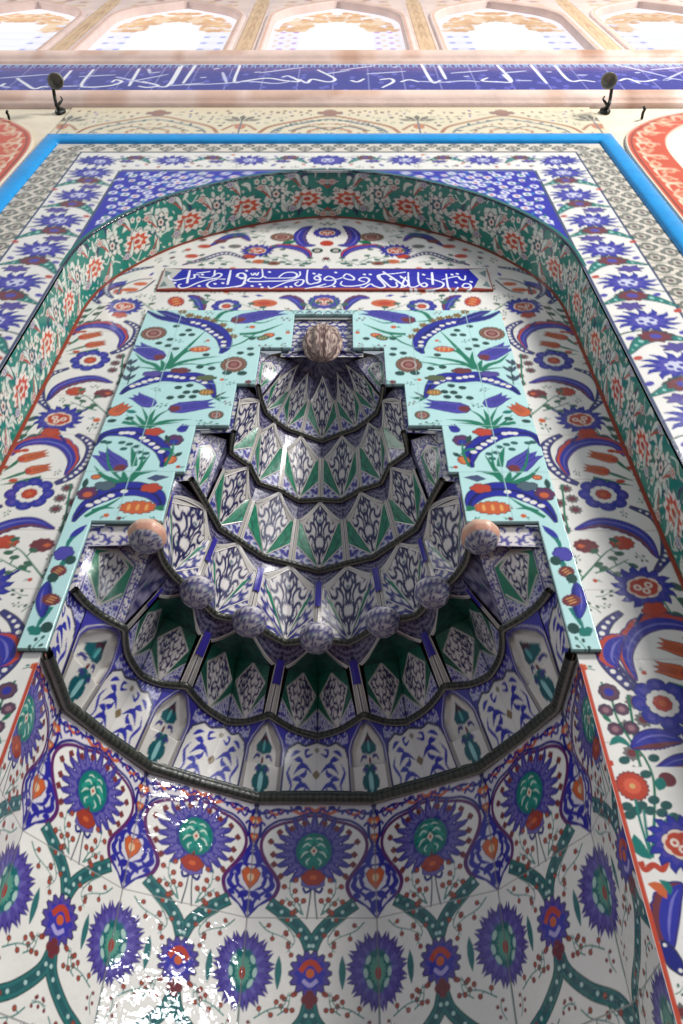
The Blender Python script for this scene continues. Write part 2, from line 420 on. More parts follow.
        outlined(c, place(lobed(4, 1, .4, 1.3, 1), (xc, ZFO + .262), .034), L(150, 112, 100), dull, .004)
    for xc in (.311, .93):
        for k in (-2, -1, 0, 1, 2): c.poly(place([(0, 0), (.012, .05), (0, .075), (-.012, .05)], (xc, ZFO + .16), 1, k * .6), L(110, 106, 96))
        c.stroke([(xc - .06, ZFO + .06), (xc - .02, ZFO + .12), (xc + .02, ZFO + .12), (xc + .06, ZFO + .06)], .012, ochre); c.oval((xc, ZFO + .1), .02, .03, L(196, 130, 100))
        c.stroke([(xc, ZFO + .02), (xc, ZFO + .16)], .006, dull, False)
paint_front()
def more_cresting():
    filler(CA, .0, .92, ZFO + .015, 3.17, 1600, .015, L(226, 214, 184), ('blue', 'rosette', 'sprig', 'rosette'), 22)
more_cresting()
def band_mesh(name, x0, x1, zt0, zt1, y, parts, mat=TILE, dens=1.15):
    pass
nx = lambda w, d=560: max(3, int(w * d))

mb = MB(); G = np.array([[(x, y, -.941) for x in np.linspace(-3, 3, 4)] for y in np.linspace(-3.2, YF, 4)]); mb.grid(G, L(92, 62, 58))
tag(mb.build('floor', material('red_carpet', .9, .1, True, bump=.4, bscale=200, var=.2, vscale=20)), kind='structure')  # unseen floor, added to block sky light from below
# wall behind everything (stone), split into the wall proper and the upper storey
mb = MB()
zz = np.linspace(-.94, 3.96, 14)
for a, b in ((-3.0, -WA - .02), (WA + .02, 3.0)): sheet(mb, zz[zz < 3.2], a, b, 8, YF + .006, None, None, CREAM * 1.02)
zt = np.linspace(zz[zz < 3.2][-1], 3.96, 6); sheet(mb, zt, -3.0, 3.0, 12, YF + .006, None, None, CREAM * 1.02)
sheet(mb, np.linspace(2.56, zz[zz < 3.2][-1], 4), -WA - .02, WA + .02, 6, YF + .006, None, None, CREAM)
wall = tag(mb.build('wall_front', STONE), kind='structure')

# flower border: two legs and a head, one continuous frame
mb = MB()
zl = rows_for(ZLOW, ZSP, YF, 1.2)
for sgn in (-1, 1): sheet(mb, zl, *sorted((sgn * WA, sgn * ST)), nx(ST - WA, 620), YF, CA)
sheet(mb, rows_for(ZSP, ZST, YF, 2), -ST, ST, nx(2 * ST, 480), YF, CA)
tag(mb.build('tile_border', TILE), 'wide white tile border with blue serrated flowers framing the pointed arch', 'tile border')
mb = MB()
zl2 = rows_for(ZLOW, ZST, YF, 1.2)
for sgn in (-1, 1): sheet(mb, zl2, *sorted((sgn * ST, sgn * FI)), nx(FI - ST, 620), YF, CA)
sheet(mb, rows_for(ZST, ZFI, YF, 2.2), -FI, FI, nx(2 * FI, 480), YF, CA)
tag(mb.build('tile_border', TILE), 'narrow beige tile border of small grey rosettes inside the turquoise moulding', 'tile border')
# turquoise moulding, a half-round of glazed tile
mb = MB()
def moulding(mb, path, prof, col, joints=0):
    """sweep prof (across, out) along path of (x,z,nx,nz)"""
    P = np.array([[(x + q * nx_, YF - o, z + q * nz_) for q, o in prof] for x, z, nx_, nz_ in path])
    mb.grid(P, col)
prof = [(0, -.004), (.002, .007), (.012, .012), (.029, .014), (.046, .012), (.056, .007), (.058, -.004)]
w_ = FO - FI
path = [(-FI, ZLOW, -1, 0), (-FI, 1.2, -1, 0)] + [(-FI, z, -1, 0) for z in np.linspace(1.3, ZFI - .01, 20)] + [(-FI, ZFI, -1, (ZFO - ZFI) / w_)] + [(x, ZFI, 0, (ZFO - ZFI) / w_) for x in np.linspace(-FI + .01, FI - .01, 30)] + [(FI, ZFI, 1, (ZFO - ZFI) / w_)] + [(FI, z, 1, 0) for z in np.linspace(ZFI - .01, 1.3, 20)] + [(FI, 1.2, 1, 0), (FI, ZLOW, 1, 0)]
moulding(mb, path, prof, TURQ)
tm = tag(mb.build('border_moulding', material('turquoise_glaze', .22, .5, True, bump=.15, bscale=20, var=.12, vscale=14)), 'bright turquoise glazed moulding framing the whole tiled niche', 'moulding')
# spandrels
for sgn in (-1, 1):
    mb = MB(); zs = rows_for(1.88, ZSP - .001, YF, 1.6)
    if sgn < 0: sheet(mb, zs, -WA, lambda z: -archx(z), 330, YF, CA)
    else: sheet(mb, zs, lambda z: archx(z), WA, 330, YF, CA)
    tag(mb.build('spandrel_panel', TILE), 'cobalt blue tile spandrel with white blossoms above the %s shoulder of the arch' % ('left' if sgn < 0 else 'right'), 'tile panel', 'blue spandrels of the arch')
mb = MB(); sheet(mb, rows_for(ZFO + .002, 3.215, YF, 2.2), -FO, FO, 800, YF, CA)
tag(mb.build('cresting_panel', TILE), 'cream tile cresting with arabesque lunettes between turquoise moulding and stone cornice', 'tile panel')

# ------------------------------------------------------------------ arch lining (soffit)
seg = np.r_[0, np.cumsum(np.linalg.norm(np.diff(ARC, axis=0), axis=1))]; LARC = seg[-1]; ZL0 = .55
LT = LARC + (ARC[0, 1] - ZL0)                       # s runs from ZL0 on the jamb to the apex
CS = Canvas(0, LT, 0, A, 1150, 90, L(30, 140, 122))
def paint_soffit():
    c = CS; c.a[:] = L(22, 128, 112); m = A / 2
    r_ = random.Random(4); pale = L(218, 224, 210)
    def bloom(o, r, rot, col):
        outlined(c, place(spiky(9, .72, 1, 1.15, .85, .4), o, r, rot), L(232, 226, 214), L(40, 70, 70), .002)
        c.poly(place(spiky(7, .45, .72, 1.15, .85, .4), o, r, rot), col); c.poly(place(lobed(5, .34, .3), o, r, rot), L(232, 214, 200)); c.oval(o, r * .14, r * .14, MAROON)
    # fine scrollwork first
    for i in range(int(LT / .0075)):
        s = i * .0075; yy = .012 + (A - .024) * r_.random(); a = r_.random() * 6.28; q = r_.random()
        if q < .5: leaf(c, (s, yy), (s + .04 * cos(a), yy + .036 * sin(a)), .014, pale, .3, .0012, L(40, 90, 90))
        elif q < .62: leaf(c, (s, yy), (s + .036 * cos(a), yy + .03 * sin(a)), .012, L(40, 62, 92), .3)
        elif q < .8: c.poly(place(lobed(5, 1, .35), (s, yy), .0095), pale); c.dot((s, yy), .003, RED)
        else: c.stroke([(s, yy), (s + .02, yy + .02 * cos(a)), (s + .045, yy + .008 * sin(a))], .0035, pale)
    s = LT - .065; k = 0
    while s > 0:
        y0 = m + .012 * (-1) ** k
        if k % 2 == 0:
            outlined(c, place(spiky(11, .74, 1, 1.35, .8, .4), (s, y0), .043), L(232, 226, 214), L(40, 70, 70), .002); c.poly(place(spiky(9, .5, .78, 1.4, .75, .4), (s, y0), .043), L(206, 84, 50)); c.poly(place(lobed(6, .42, .3, 1.3, .7), (s, y0), .043), L(232, 214, 196)); c.oval((s, y0), .012, .006, RED)
        else:
            bloom((s, y0), .034, 0, L(46, 96, 100))
            for q in range(7): c.oval((s + .036 * cos(q * pi / 3.5), y0 + .034 * sin(q * pi / 3.5)), .0095, .006, pale, q * pi / 3.5, 8)
        for q in (-1, 1):
            leaf(c, (s + .03, y0 + q * .052), (s + .082, y0 + q * .012), .013, pale, .3 * q, .002, L(40, 60, 80)); c.stroke([(s + .036, y0 + q * .049), (s + .06, y0 + q * .036), (s + .078, y0 + q * .016)], .005, RED)
            bloom((s + .05, y0 + q * .05), .0115, 0, [RED, BLUE][k % 2])
        s -= .098; k += 1
    filler(c, 0, LT, .008, A - .008, 2600, .0085, L(22, 128, 112), ('pale', 'paleleaf', 'paleleaf'), 6)  # extra pale blossoms and leaves, also standing in for glare on the jamb
    c.rect(0, LT, 0, .004, LINE); c.rect(0, LT, A - .005, A, L(140, 66, 50))
    s = 0
    while s < LT: c.rect(s, s + .002, 0, A, L(70, 110, 104)); s += .25
paint_soffit()
full = np.vstack([[(WA, z) for z in np.linspace(ZL0, ARC[0, 1], 420)[:-1]], np.stack([np.interp(np.linspace(0, LARC, 420), seg, ARC[:, i]) for i in (0, 1)], 1)])
sl = np.r_[0, np.cumsum(np.linalg.norm(np.diff(full, axis=0), axis=1))]
mb = MB(); yv = np.linspace(0, A, 84)
for sgn in (-1, 1):
    P = np.stack([np.repeat(sgn * full[:, 0:1], 84, 1), np.repeat((YF + yv)[None] , len(full), 0), np.repeat(full[:, 1:2], 84, 1)], -1)
    mb.grid(P, CS.sample(np.repeat(sl[:, None], 84, 1), np.repeat(yv[None], len(full), 0)))
    P2 = np.array([[(sgn * WA, y, z) for y in (YF, 1)] for z in (-.94, ZL0)]); mb.grid(P2, L(90, 140, 130))
tag(mb.build('arch_lining', TILE), 'green tile lining with red and white blossoms on the underside of the pointed arch', 'tile lining')

# ------------------------------------------------------------------ painting of the recessed back plane (y = 1); drawn once, mirrored
CB = Canvas(-.66, .66, ZLOW, 2.56, 1060, 1150, WHITE, vknots(ZLOW, 2.56, 1.0), sym=True)
R0X = .4184; ZR0 = .784
zb1 = zoomed(0, 220, .2928, 1); z6 = zoomed(0, 400, .2928, 1); z8 = zoomed(483, 640, .375, 1); zn = zoomed(560, 640, .2147, 1)
def mir(P): return np.asarray(P) * np.array([-1, 1])
def paint_back():
    c = CB
    # joints of the square tiles
    for z in np.arange(.05, 2.6, .147): c.rect(-.66, .66, z, z + .0016, L(196, 190, 182))
    for x in (.535, .388, .241, .094): c.rect(x, x + .0015, 1.9, 2.6, L(200, 195, 186)); 
    def unit(dz, dx=0.0):
        T = lambda P: np.asarray(P) + np.array([dx, dz])
        f2 = T(z6((200, 65)))[0]
        # leaf of two colours with its tulips, below the flower
        crescent(c, T(z6((40, 190), (70, 155), (120, 140), (175, 140), (225, 160), (248, 205), (222, 258))), .030, BLUE, RED, 1)
        dotband(c, T(z6((262, 118), (296, 138), (312, 165), (292, 215), (240, 262), (190, 285))), .019, L(60, 60, 120), WHITE, (.5, 1, 1, .6), .26, .8)
        for b, t in (((60, 205), (165, 180)), ((85, 245), (175, 228))):
            tulip(c, T(z6(b))[0], T(z6(t))[0], .027, ORANGE, RED, .0018, line=MAROON)
        for p in (((10, 245), (40, 225), (62, 207)), ((0, 275), (45, 260), (88, 246)), ((0, 290), (60, 280), (140, 262))): blade(c, T(z6(*p))[::-1], .009, GREEN)
        for p in ((60, 175), (85, 172), (45, 275)): c.oval(T(z6(p))[0], .009, .006, RED)
        # rosette
        r = T(z6((100, 320)))[0]; rosette(c, r, .046)
        for p in ((230, 300), (205, 335), (245, 350), (190, 372), (235, 400), (222, 440)):
            o = T(z6(p))[0]; c.poly(place(spiky(9, .75, 1), o, .014), GREY); c.oval(o, .007, .006, MAROON)
        c.stroke(T(z6((205, 450), (225, 390), (235, 330), (245, 285))), .004, GREEN)
        # long blue leaf of the other side
        dotband(c, T(zb1((235, 506), (170, 530), (140, 570), (140, 612), (165, 645))), .018, L(60, 60, 120), WHITE, (.4, 1, 1, .5), .26, .8)
        crescent(c, T(zb1((160, 618), (195, 575), (250, 550), (320, 540), (385, 556))), .027, BLUE, MAROON, -1)
        for p, q in (((258, 585), RED), ((355, 592), MAROON)):
            o = T(zb1(p))[0]; outlined(c, place(spiky(10, .85, 1, 1.15, .9), o, .019), q, MAROON, .002); c.poly(place([(0, 0), (.5, .3), (.9, 0), (.5, -.3)], o, .019, 0), ORANGE)
        sprig(c, T(zb1((385, 680), (340, 640), (300, 605), (262, 590))), .004, GREEN, .008, n=5, leafcol=L(60, 100, 80))
        sprig(c, T(zb1((330, 650), (290, 640), (240, 620))), .004, GREEN, .008, n=4, leafcol=L(60, 100, 80))
        # sprays of dots at the outer edge
        for p in ((285, 330), (300, 308), (330, 320), (272, 350), (300, 350), (330, 345), (345, 300), (255, 372)):
            o = T(zb1(p))[0]; c.oval(o, .013, .008, L(66, 92, 84), .8, 10)
        c.stroke(T(zb1((255, 385), (290, 335), (345, 290))), .003, GREEN); c.stroke(T(zb1((300, 365), (330, 330), (350, 310))), .003, GREEN)
        for p in ((215, 435), (235, 420), (198, 470)): c.oval(T(zb1(p))[0], .009, .006, RED if p[0] > 230 else GREEN)
        if dz < .4: hatayi(c, f2, .052, -.3)
        for a, b in (((205, 120), (225, 145)), ((150, 20), (120, 0)), ((270, 45), (300, 30))): c.stroke(T(z6(a, b)), .006, NAVY, False)
    # ornaments of the strips, one growth above another
    for dz in (-.985, -.4925, 0, .4925): unit(dz)
    # clear the lowest part and the field over the lettering for their own drawing
    c.rect(-.66, 0, ZLOW, .60, WHITE); c.rect(-.55, 0, 1.98, 2.56, WHITE); c.rect(-.445, 0, 1.90, 2.06, WHITE)
    hatayi(c, zb1((425, 295))[0], .050, -.3)
    dotband(c, zb1((385, 268), (362, 240), (385, 197), (450, 172), (525, 160)), .019, L(60, 60, 120), WHITE, (.4, 1, 1, .3), .26, .8)
    for p in (((400, 255), (420, 225), (470, 205), (520, 200)), ((430, 250), (480, 240), (530, 205))): c.stroke(zb1(*p), .006, L(70, 90, 110))
    c.oval(zb1((445, 238))[0], .022, .012, ORANGE); c.oval(zb1((480, 218))[0], .02, .011, ORANGE)
    # top field, traced from the centre outwards (right half, mirrored)
    t5 = zoomed(190, 220, .4246, 1)
    cx = t5((325, 30))[0][0]
    def tt(*p): q = t5(*p); q[:, 0] -= cx; return q
    hatayi(c, tt((325, 30))[0], .042, 0, BLUE, RED, None)
    crescent(c, tt((350, 60), (378, 58), (392, 40), (380, 22), (362, 14)), .034, BLUE, L(80, 70, 130), 1)
    c.dot(tt((345, 72))[0], .018, DKGREEN); c.dot(tt((345, 72))[0], .009, L(190, 180, 170)); c.dot(tt((325, 55))[0], .02, RED)
    roundel(c, tt((430, 40))[0], .036, .03); leaf(c, tt((395, 50))[0], tt((420, 62))[0], .03, GREEN, .3)
    crescent(c, tt((360, 90), (372, 75), (400, 65), (440, 62), (462, 72)), .028, BLUE, RED, 1)
    hatayi(c, tt((487, 72))[0], .048, .2)
    crescent(c, tt((505, 50), (525, 36), (560, 40), (600, 62)), .03, BLUE, MAROON, -1)
    dotband(c, tt((510, 92), (560, 78), (610, 92), (660, 106)), .019, L(60, 60, 120), WHITE, (.3, 1, 1, .2), .26, .8)
    for p, q in (((575, 50), MAROON), ((612, 62), RED), ((640, 85), RED), ((480, 98), ORANGE), ((445, 102), BROWN), ((540, 62), GREY)): c.oval(tt(p)[0], .02, .014, q)
    for p in (((470, 40), (520, 30), (560, 35)), ((400, 100), (440, 88), (500, 104)), ((540, 100), (590, 96), (640, 104)), ((345, 100), (370, 96), (400, 108))): sprig(c, tt(*p), .004, GREEN, .009, n=6, leafcol=L(58, 100, 90))
    for k in range(26):
        o = (-(.05 + .5 * rng.random()), 2.06 + .4 * rng.random())
        if abs(o[0]) < archx(o[1]) - .05 and rng.random() < .5 and o[1] > 2.2: c.oval(o, .01, .007, L(60, 100, 90) if k % 3 else MAROON, rng.random() * 3, 8)
    # strip between the lettering and the stepped panel
    hatayi(c, tt((313, 192))[0] * np.array([0, 1]), .042, 0, VIOLET, RED, None)
    for a, b in ((370, 0), (400, 1)): pass
    crescent(c, tt((368, 213), (378, 195), (400, 183), (425, 184)), .026, BLUE, MAROON, 1)
    c.oval(tt((460, 196))[0], .036, .022, ORANGE); c.oval(tt((460, 196))[0], .018, .01, RED)
    rosette(c, tt((548, 203))[0], .038)
    crescent(c, tt((605, 218), (610, 200), (622, 185), (640, 178)), .026, BLUE, MAROON, 1)
    spindle(c, tt((668, 192))[0], .03, .022, 1.2, RED)
    for p in (((430, 215), (470, 212), (520, 196)), ((575, 190), (600, 186), (630, 200)), ((345, 185), (350, 200), (360, 205))): sprig(c, tt(*p), .004, GREEN, .009, n=5, leafcol=L(58, 100, 90))
    # lower field beside the niche (traced at the right, mirrored)
    q = lambda *p: zn(*p)
    dotband(c, q((180, 30), (205, 95), (250, 150), (330, 225)), .017, L(60, 60, 120), WHITE, (.6, 1, 1, .8), .26, .8)
    crescent(c, q((265, 130), (232, 80), (245, 20), (300, -20)), .032, BLUE, RED, 1)
    rosette(c, q((478, 295))[0], .043)
    c.stroke(q((190, 195), (235, 260), (265, 360), (330, 470), (400, 560), (440, 690), (430, 1010)), .0035, GREEN)
    for p, r in (((228, 243), .0145), ((213, 327), .0095), ((287, 322), .0095), ((258, 415), .0098), ((333, 410), .0098)):
        o = q(p)[0]; outlined(c, place(lobed(8, 1, .15), o, r), L(96, 64, 84), LINE, .002); c.dot(o, r * .5, BLUE if r > .012 else L(150, 110, 120))
    leaf(c, q((330, 495))[0], q((230, 490))[0], .012, TEAL, -.35); leaf(c, q((240, 385))[0], q((195, 345))[0], .008, GREEN)
    crescent(c, q((335, 500), (400, 462), (480, 452), (570, 470)), .028, BLUE, MAROON, -1)
    for p in ((300, 560), (437, 550), (400, 625), (437, 745), (495, 770), (530, 825), (312, 775), (325, 815), (380, 770), (355, 795), (420, 795), (475, 805), (465, 915)): c.oval(q(p)[0], .0085, .0065, L(40, 86, 84), .3, 10)
    outlined(c, place(spiky(20, .88, 1), q((337, 680))[0], .021), RED, MAROON, .002); c.poly(place(spiky(14, .5, .62), q((337, 680))[0], .021), L(214, 96, 70)); c.dot(q((337, 680))[0], .004, L(214, 170, 110))
    for p in (((350, 740), (375, 850), (425, 1010)), ((390, 790), (405, 900), (430, 1010)), ((440, 830), (440, 930), (430, 1010)), ((520, 810), (450, 900), (430, 1015))): c.stroke(q(*p), .0035, TEAL)
    leaf(c, q((425, 1020))[0], q((345, 905))[0], .018, TEAL, .15); c.oval(q((500, 650))[0], .012, .011, MAROON); leaf(c, q((460, 700))[0], q((475, 640))[0], .016, TEAL)
    z9 = z8
    c.stroke(z9((420, 590), (432, 612), (455, 600), (478, 612), (490, 590)), .008, RED)
    hatayi(c, z9((530, 545))[0], .042, 0)
    crescent(c, z9((500, 830), (490, 760), (500, 690), (530, 650)), .028, BLUE, MAROON, 1)
    dotband(c, z9((480, 805), (505, 850), (533, 890)), .017, NAVY, WHITE)
    leaf(c, z9((440, 650))[0], z9((490, 690))[0], .014, ORANGE, .2); leaf(c, z9((470, 640))[0], z9((500, 680))[0], .01, TEAL, .2)
    for dz in (-.49,):
        rosette(c, q((478, 295))[0] + np.array([0, dz]), .043); hatayi(c, (-.53, .45), .05, -.3); hatayi(c, (-.545, .2), .05, .3)
    filler(c, -WA + .008, -.42, ZLOW, 1.95, 6000, .021, WHITE, ('sprig', 'sprig', 'bud', 'sprig', 'rosette'), 8)
    filler(c, -.62, 0, 1.9, 2.54, 4000, .021, WHITE, ('sprig', 'sprig', 'bud', 'blue', 'rosette'), 9, lambda o: abs(o[0]) < archx(o[1]) - .02)
    filler(c, -WA + .008, -.42, ZLOW, 1.95, 5000, .0135, WHITE, ('sprig', 'bud', 'sprig'), 10)
    # red fillets at the edges
    for x0, x1 in ((WA - .006, WA + .02), ): c.rect(-x1, -x0, ZLOW, 1.9, L(166, 76, 56))
    c.poly(ribbon(ARC * np.array([-1, 1]), .009), L(150, 72, 56))
    c.rect(-R0X - .006, -R0X, ZLOW, ZR0 - .01, L(190, 72, 48))
paint_back()

# stepped panel outline
STEPS = [(1.885, .0745), (1.716, .149), (1.556, .190), (1.394, .260), (1.237, .279), (1.093, .410), (.797, .410)]   # (top height, inner half width below it)
PO, PT, PB = .4557, 1.906, .797
def xin(z):
    if z > 1.885: return 0.0
    w = .0745
    for zt_, x_ in STEPS:
        if z <= zt_: w = x_
    return w
mb = MB()
nB = 186
zsB = np.r_[rows_for(ZLOW, PB, 1, 1.25)]
for sgn in (-1, 1):
    sheet(mb, zsB, *sorted((sgn * R0X, sgn * WA)), nB, 1, CB, None)
    zu = rows_for(PB, PT - .03, 1, 1.25); sheet(mb, zu, *sorted((sgn * (PO - .03), sgn * WA)), nB, 1, CB, None)
    sheet(mb, np.array([-.94, ZLOW]), *sorted((sgn * R0X, sgn * WA)), 3, 1, CB, None)
sheet(mb, rows_for(PT - .03, 2.5495, 1, 1.3), lambda z: -archx(z), lambda z: archx(z), 760, 1, CB, None)
tag(mb.build('recess_tile_panel', TILE), 'white tile field with blue flowers and curved leaves recessed under the pointed arch', 'tile panel')

# ------------------------------------------------------------------ stepped pale blue panel (traced at the left, mirrored)
PO_ = .4557
CP = Canvas(-.47, .47, .78, 1.92, 900, 640, AQUA, vknots(.78, 1.92, 1.0), sym=True)
def paint_panel():
    c = CP
    p3 = zoomed(100, 300, .205, 1); p4 = zoomed(180, 300, .1757, 1); p5 = zoomed(60, 400, .2343, 1); p6 = z6
    def blob(o, rx, ry, col=DKGREEN, rot=.2): c.oval(o, rx, ry, col, rot, 10)
    def big_leaf(pts, w, dots, lump=None, fringe=None):
        if fringe is not None:
            for q in fringe: c.poly(place(spiky(7, .6, 1), q, .015), L(128, 104, 60))
        P = smoothed(pts); outlined(c, ribbon(P, w * .8, (.12, .5, 1, 1, .75, .15)), L(36, 40, 150), LINE, .002)
        c.stroke(P[2:-2], w * .12, L(20, 22, 90), False)
        for q in dots: c.oval(q, .0072, .0056, WHITE, 0, 10)
        for q, col in (lump or ()): outlined(c, place(lobed(5, 1, .25, 1.5, 1), q, .014), col, LINE, .0015)
    def stems(f, *ps, w=.008, col=L(28, 120, 92)):
        for p in ps: blade(c, f(*p), w * 1.15, col)
    # topmost leaf and what grows round it
    stems(p4, ((340, 215), (450, 205), (590, 155)), ((205, 130), (260, 88), (400, 68)), w=.011)
    stems(p4, ((280, 290), (360, 260), (430, 215), (520, 180)), ((380, 140), (470, 150), (560, 120)), w=.005)
    big_leaf(p3((235, 72), (300, 103), (400, 117), (490, 132), (560, 160), (605, 205), (612, 250), (590, 278)), .052,
             p3((430, 122), (455, 126), (480, 132), (510, 142), (528, 160), (545, 172), (568, 188), (590, 200), (605, 222), (604, 240)),
             None, p3((405, 75), (440, 92), (480, 102), (520, 108), (560, 118), (600, 140), (630, 165), (650, 195)))
    crescent(c, p3((285, 70), (330, 85), (400, 112), (440, 128)), .02, NAVY, NAVY, 1)
    tulip(c, p4((292, 142))[0], p4((600, 78))[0], .050, VIOLET, MAROON)
    roundel(c, p3((265, 180))[0], .031, .032); roundel(c, p4((308, 388))[0], .030, .034)
    for q in ((270, 435), (355, 438)): blob(p4(q)[0], .012, .010)
    tulip(c, p3((310, 305))[0], p3((172, 238))[0], .046, VIOLET, MAROON)
    stems(p3, ((300, 365), (270, 335), (215, 315), (175, 278)), ((312, 362), (310, 330), (300, 308)), ((330, 345), (350, 310), (352, 268)), ((325, 355), (380, 300), (440, 240), (520, 165)), ((335, 352), (400, 322), (480, 305), (590, 292)), ((370, 305), (420, 270), (470, 262)), w=.011)
    spindle(c, p3((490, 257))[0], .025, .014, .12, ORANGE)
    for q in ((375, 145), (435, 165), (405, 187), (450, 187), (345, 210), (290, 228), (335, 240), (520, 285), (490, 345), (548, 352), (372, 255)): blob(p3(q)[0], .0092, .008)
    for q in ((150, 322), (160, 356), (140, 398)):
        o = p3(q)[0]
        for k in (-1, 0, 1): leaf(c, o + np.array([0, -.012]), o + np.array([.016 * k, .016]), .01, L(70, 80, 100))
    c.stroke(p3((150, 310), (155, 360), (138, 430)), .003, DKGREEN)
    for q, col in (((505, 222), ORANGE), ((475, 235), GREEN)): spindle(c, p4(q)[0], .016, .011, .5, col)
    for q in ((412, 240), (562, 240), (345, 322), (405, 330), (402, 297), (115, 400), (182, 410)): blob(p4(q)[0], .0092, .008)
    # second leaf
    big_leaf(p3((105, 478), (140, 450), (200, 425), (300, 392), (400, 395), (480, 397), (535, 430), (562, 495)), .05,
             p3((162, 438), (190, 428), (220, 417), (250, 408), (280, 402), (345, 390), (375, 393), (405, 398), (455, 400), (485, 408), (512, 422)), None)
    for q, col in (((260, 378), PURPLE), ((395, 362), MAROON), ((520, 398), L(90, 100, 70))): outlined(c, place(lobed(5, 1, .25, 2, 1), p3(q)[0], .012), col, LINE, .0015)
    tulip(c, p3((265, 535))[0], p3((168, 482))[0], .034, VIOLET, None)
    tulip(c, p3((338, 552))[0], p3((562, 522))[0], .040, VIOLET, MAROON)
    o = p5((262, 58))[0]; tulip(c, o + np.array([-.018, -.02]), o + np.array([.012, .022]), .034, ORANGE, None, line=MAROON)
    leaf(c, p5((285, 62))[0], p5((330, 70))[0], .014, TEAL); spindle(c, p3((520, 468))[0], .017, .012, 0, L(150, 120, 60))
    for q in ((385, 445), (440, 435), (400, 490), (345, 495), (455, 490), (425, 468), (470, 465)): blob(p3(q)[0], .0092, .008)
    for q in ((590, 480), (620, 465), (592, 515), (625, 495)): leaf(c, p3((562, 492))[0], p3(q)[0], .006, DKGREEN)
    roundel(c, p5((668, 80))[0], .015, .015, BROWN)
    stems(p5, ((378, 135), (390, 90), (410, 55)), ((375, 135), (350, 105), (325, 78)), ((380, 134), (450, 108), (565, 98)), ((270, 110), (320, 120), (360, 130)), w=.01)
    for q in ((205, 50), (225, 105), (195, 85), (300, 95)): blob(p5(q)[0], .01, .007)
    stems(p5, ((378, 135), (372, 90), (352, 45)), ((382, 132), (420, 85), (470, 56)), ((372, 136), (330, 120), (285, 78)), ((380, 132), (440, 118), (520, 112)), w=.007)
    stems(p4, ((200, 132), (240, 140), (292, 142)), ((360, 225), (420, 232), (495, 224)), ((120, 395), (190, 380), (260, 372)), w=.006)
    stems(p3, ((300, 362), (240, 350), (150, 345)), ((340, 340), (440, 330), (560, 338)), ((560, 500), (600, 500), (640, 490)), w=.005)
    # third leaf
    big_leaf(p5((152, 212), (188, 168), (250, 153), (330, 157), (390, 187), (440, 228), (452, 272), (436, 302)), .045,
             p5((268, 157), (290, 156), (312, 158), (355, 178), (372, 190), (395, 204), (415, 220), (436, 237)), [(p5((405, 152))[0], RED)])
    outlined(c, place(lobed(7, 1, .15), p5((490, 188))[0], .0185), L(92, 52, 92), LINE, .002); c.oval(p5((488, 195))[0], .010, .008, BLUE)
    tulip(c, p5((515, 152))[0], p5((540, 122))[0], .018, BLUE, None); spindle(c, p5((475, 272))[0], .014, .012, 1.2, ORANGE); leaf(c, p5((490, 258))[0], p5((525, 240))[0], .012, DKGREEN); leaf(c, p5((470, 200))[0], p5((455, 165))[0], .012, DKGREEN)
    tulip(c, p5((272, 318))[0], p5((172, 236))[0], .044, VIOLET, MAROON)
    stems(p5, ((270, 375), (225, 358), (185, 338), (150, 298)), ((280, 375), (278, 345), (273, 318)), ((290, 372), (325, 330), (388, 250)), ((300, 362), (340, 332), (420, 318)), ((320, 300), (318, 260), (308, 215)), w=.012)
    for q in ((210, 198), (268, 198), (275, 225), (330, 215), (340, 240), (300, 205), (355, 265), (370, 245), (190, 195)): blob(p5(q)[0], .008, .006, L(40, 96, 92))
    outlined(c, place([(0, 0), (.4, .22), (1, 0), (.4, -.22)], p5((375, 352))[0], .042, .12), L(70, 84, 120), LINE, .0015)
    stems(p5, ((280, 372), (215, 300), (205, 205)), ((285, 372), (345, 300), (360, 225)), ((430, 225), (470, 230), (500, 260)), ((450, 300), (480, 240), (490, 190)), w=.006)
    # fourth leaf
    stems(p5, ((140, 490), (200, 470), (270, 430)), ((110, 515), (180, 480), (240, 478)), w=.008)
    big_leaf(p5((62, 535), (85, 500), (120, 465), (180, 428), (250, 402), (330, 396), (400, 415), (430, 448), (432, 482)), .05,
             p5((130, 466), (165, 451), (195, 440), (222, 425), (278, 407)), [(p5((392, 392))[0], RED), (p5((195, 383))[0], L(80, 100, 110))])
    spindle(c, p5((335, 475))[0], .037, .019, .0, ORANGE)
    for k in (-1, 0, 1): leaf(c, p5((405, 478))[0], p5((452, 478 + 10 * k))[0], .008, GREEN)
    outlined(c, place(lobed(6, 1, .2), p5((120, 415))[0], .019), L(96, 48, 88), LINE, .002); c.oval(p5((122, 420))[0], .009, .008, ORANGE)
    spindle(c, p5((158, 345))[0], .009, .007, 0, ORANGE); leaf(c, p5((105, 395))[0], p5((120, 350))[0], .012, DKGREEN)
    # the narrow legs
    stems(p6, ((285, 455), (245, 490), (225, 535)), ((225, 560), (210, 590), (190, 640)), ((180, 720), (150, 760), (125, 800)), w=.009, col=TEAL)
    leaf(c, p6((300, 440))[0], p6((240, 485))[0], .014, BLUE)
    outlined(c, place(lobed(6, 1, .2), p6((222, 537))[0], .017), VIOLET, NAVY, .002)
    spindle(c, p6((205, 597))[0], .012, .014, 1, MAROON)
    crescent(c, p6((168, 635), (150, 690), (148, 755)), .02, BLUE, NAVY, 1); spindle(c, p6((180, 695))[0], .012, .016, 1.2, MAROON)
    for a, b in (((125, 800), (100, 790)), ((125, 800), (105, 815)), ((125, 800), (145, 790)), ((125, 800), (140, 815))): leaf(c, p6(a)[0], p6(b)[0], .014, TEAL)
    for q in ((245, 560), (185, 620), (165, 790)): blob(p6(q)[0], .01, .012)
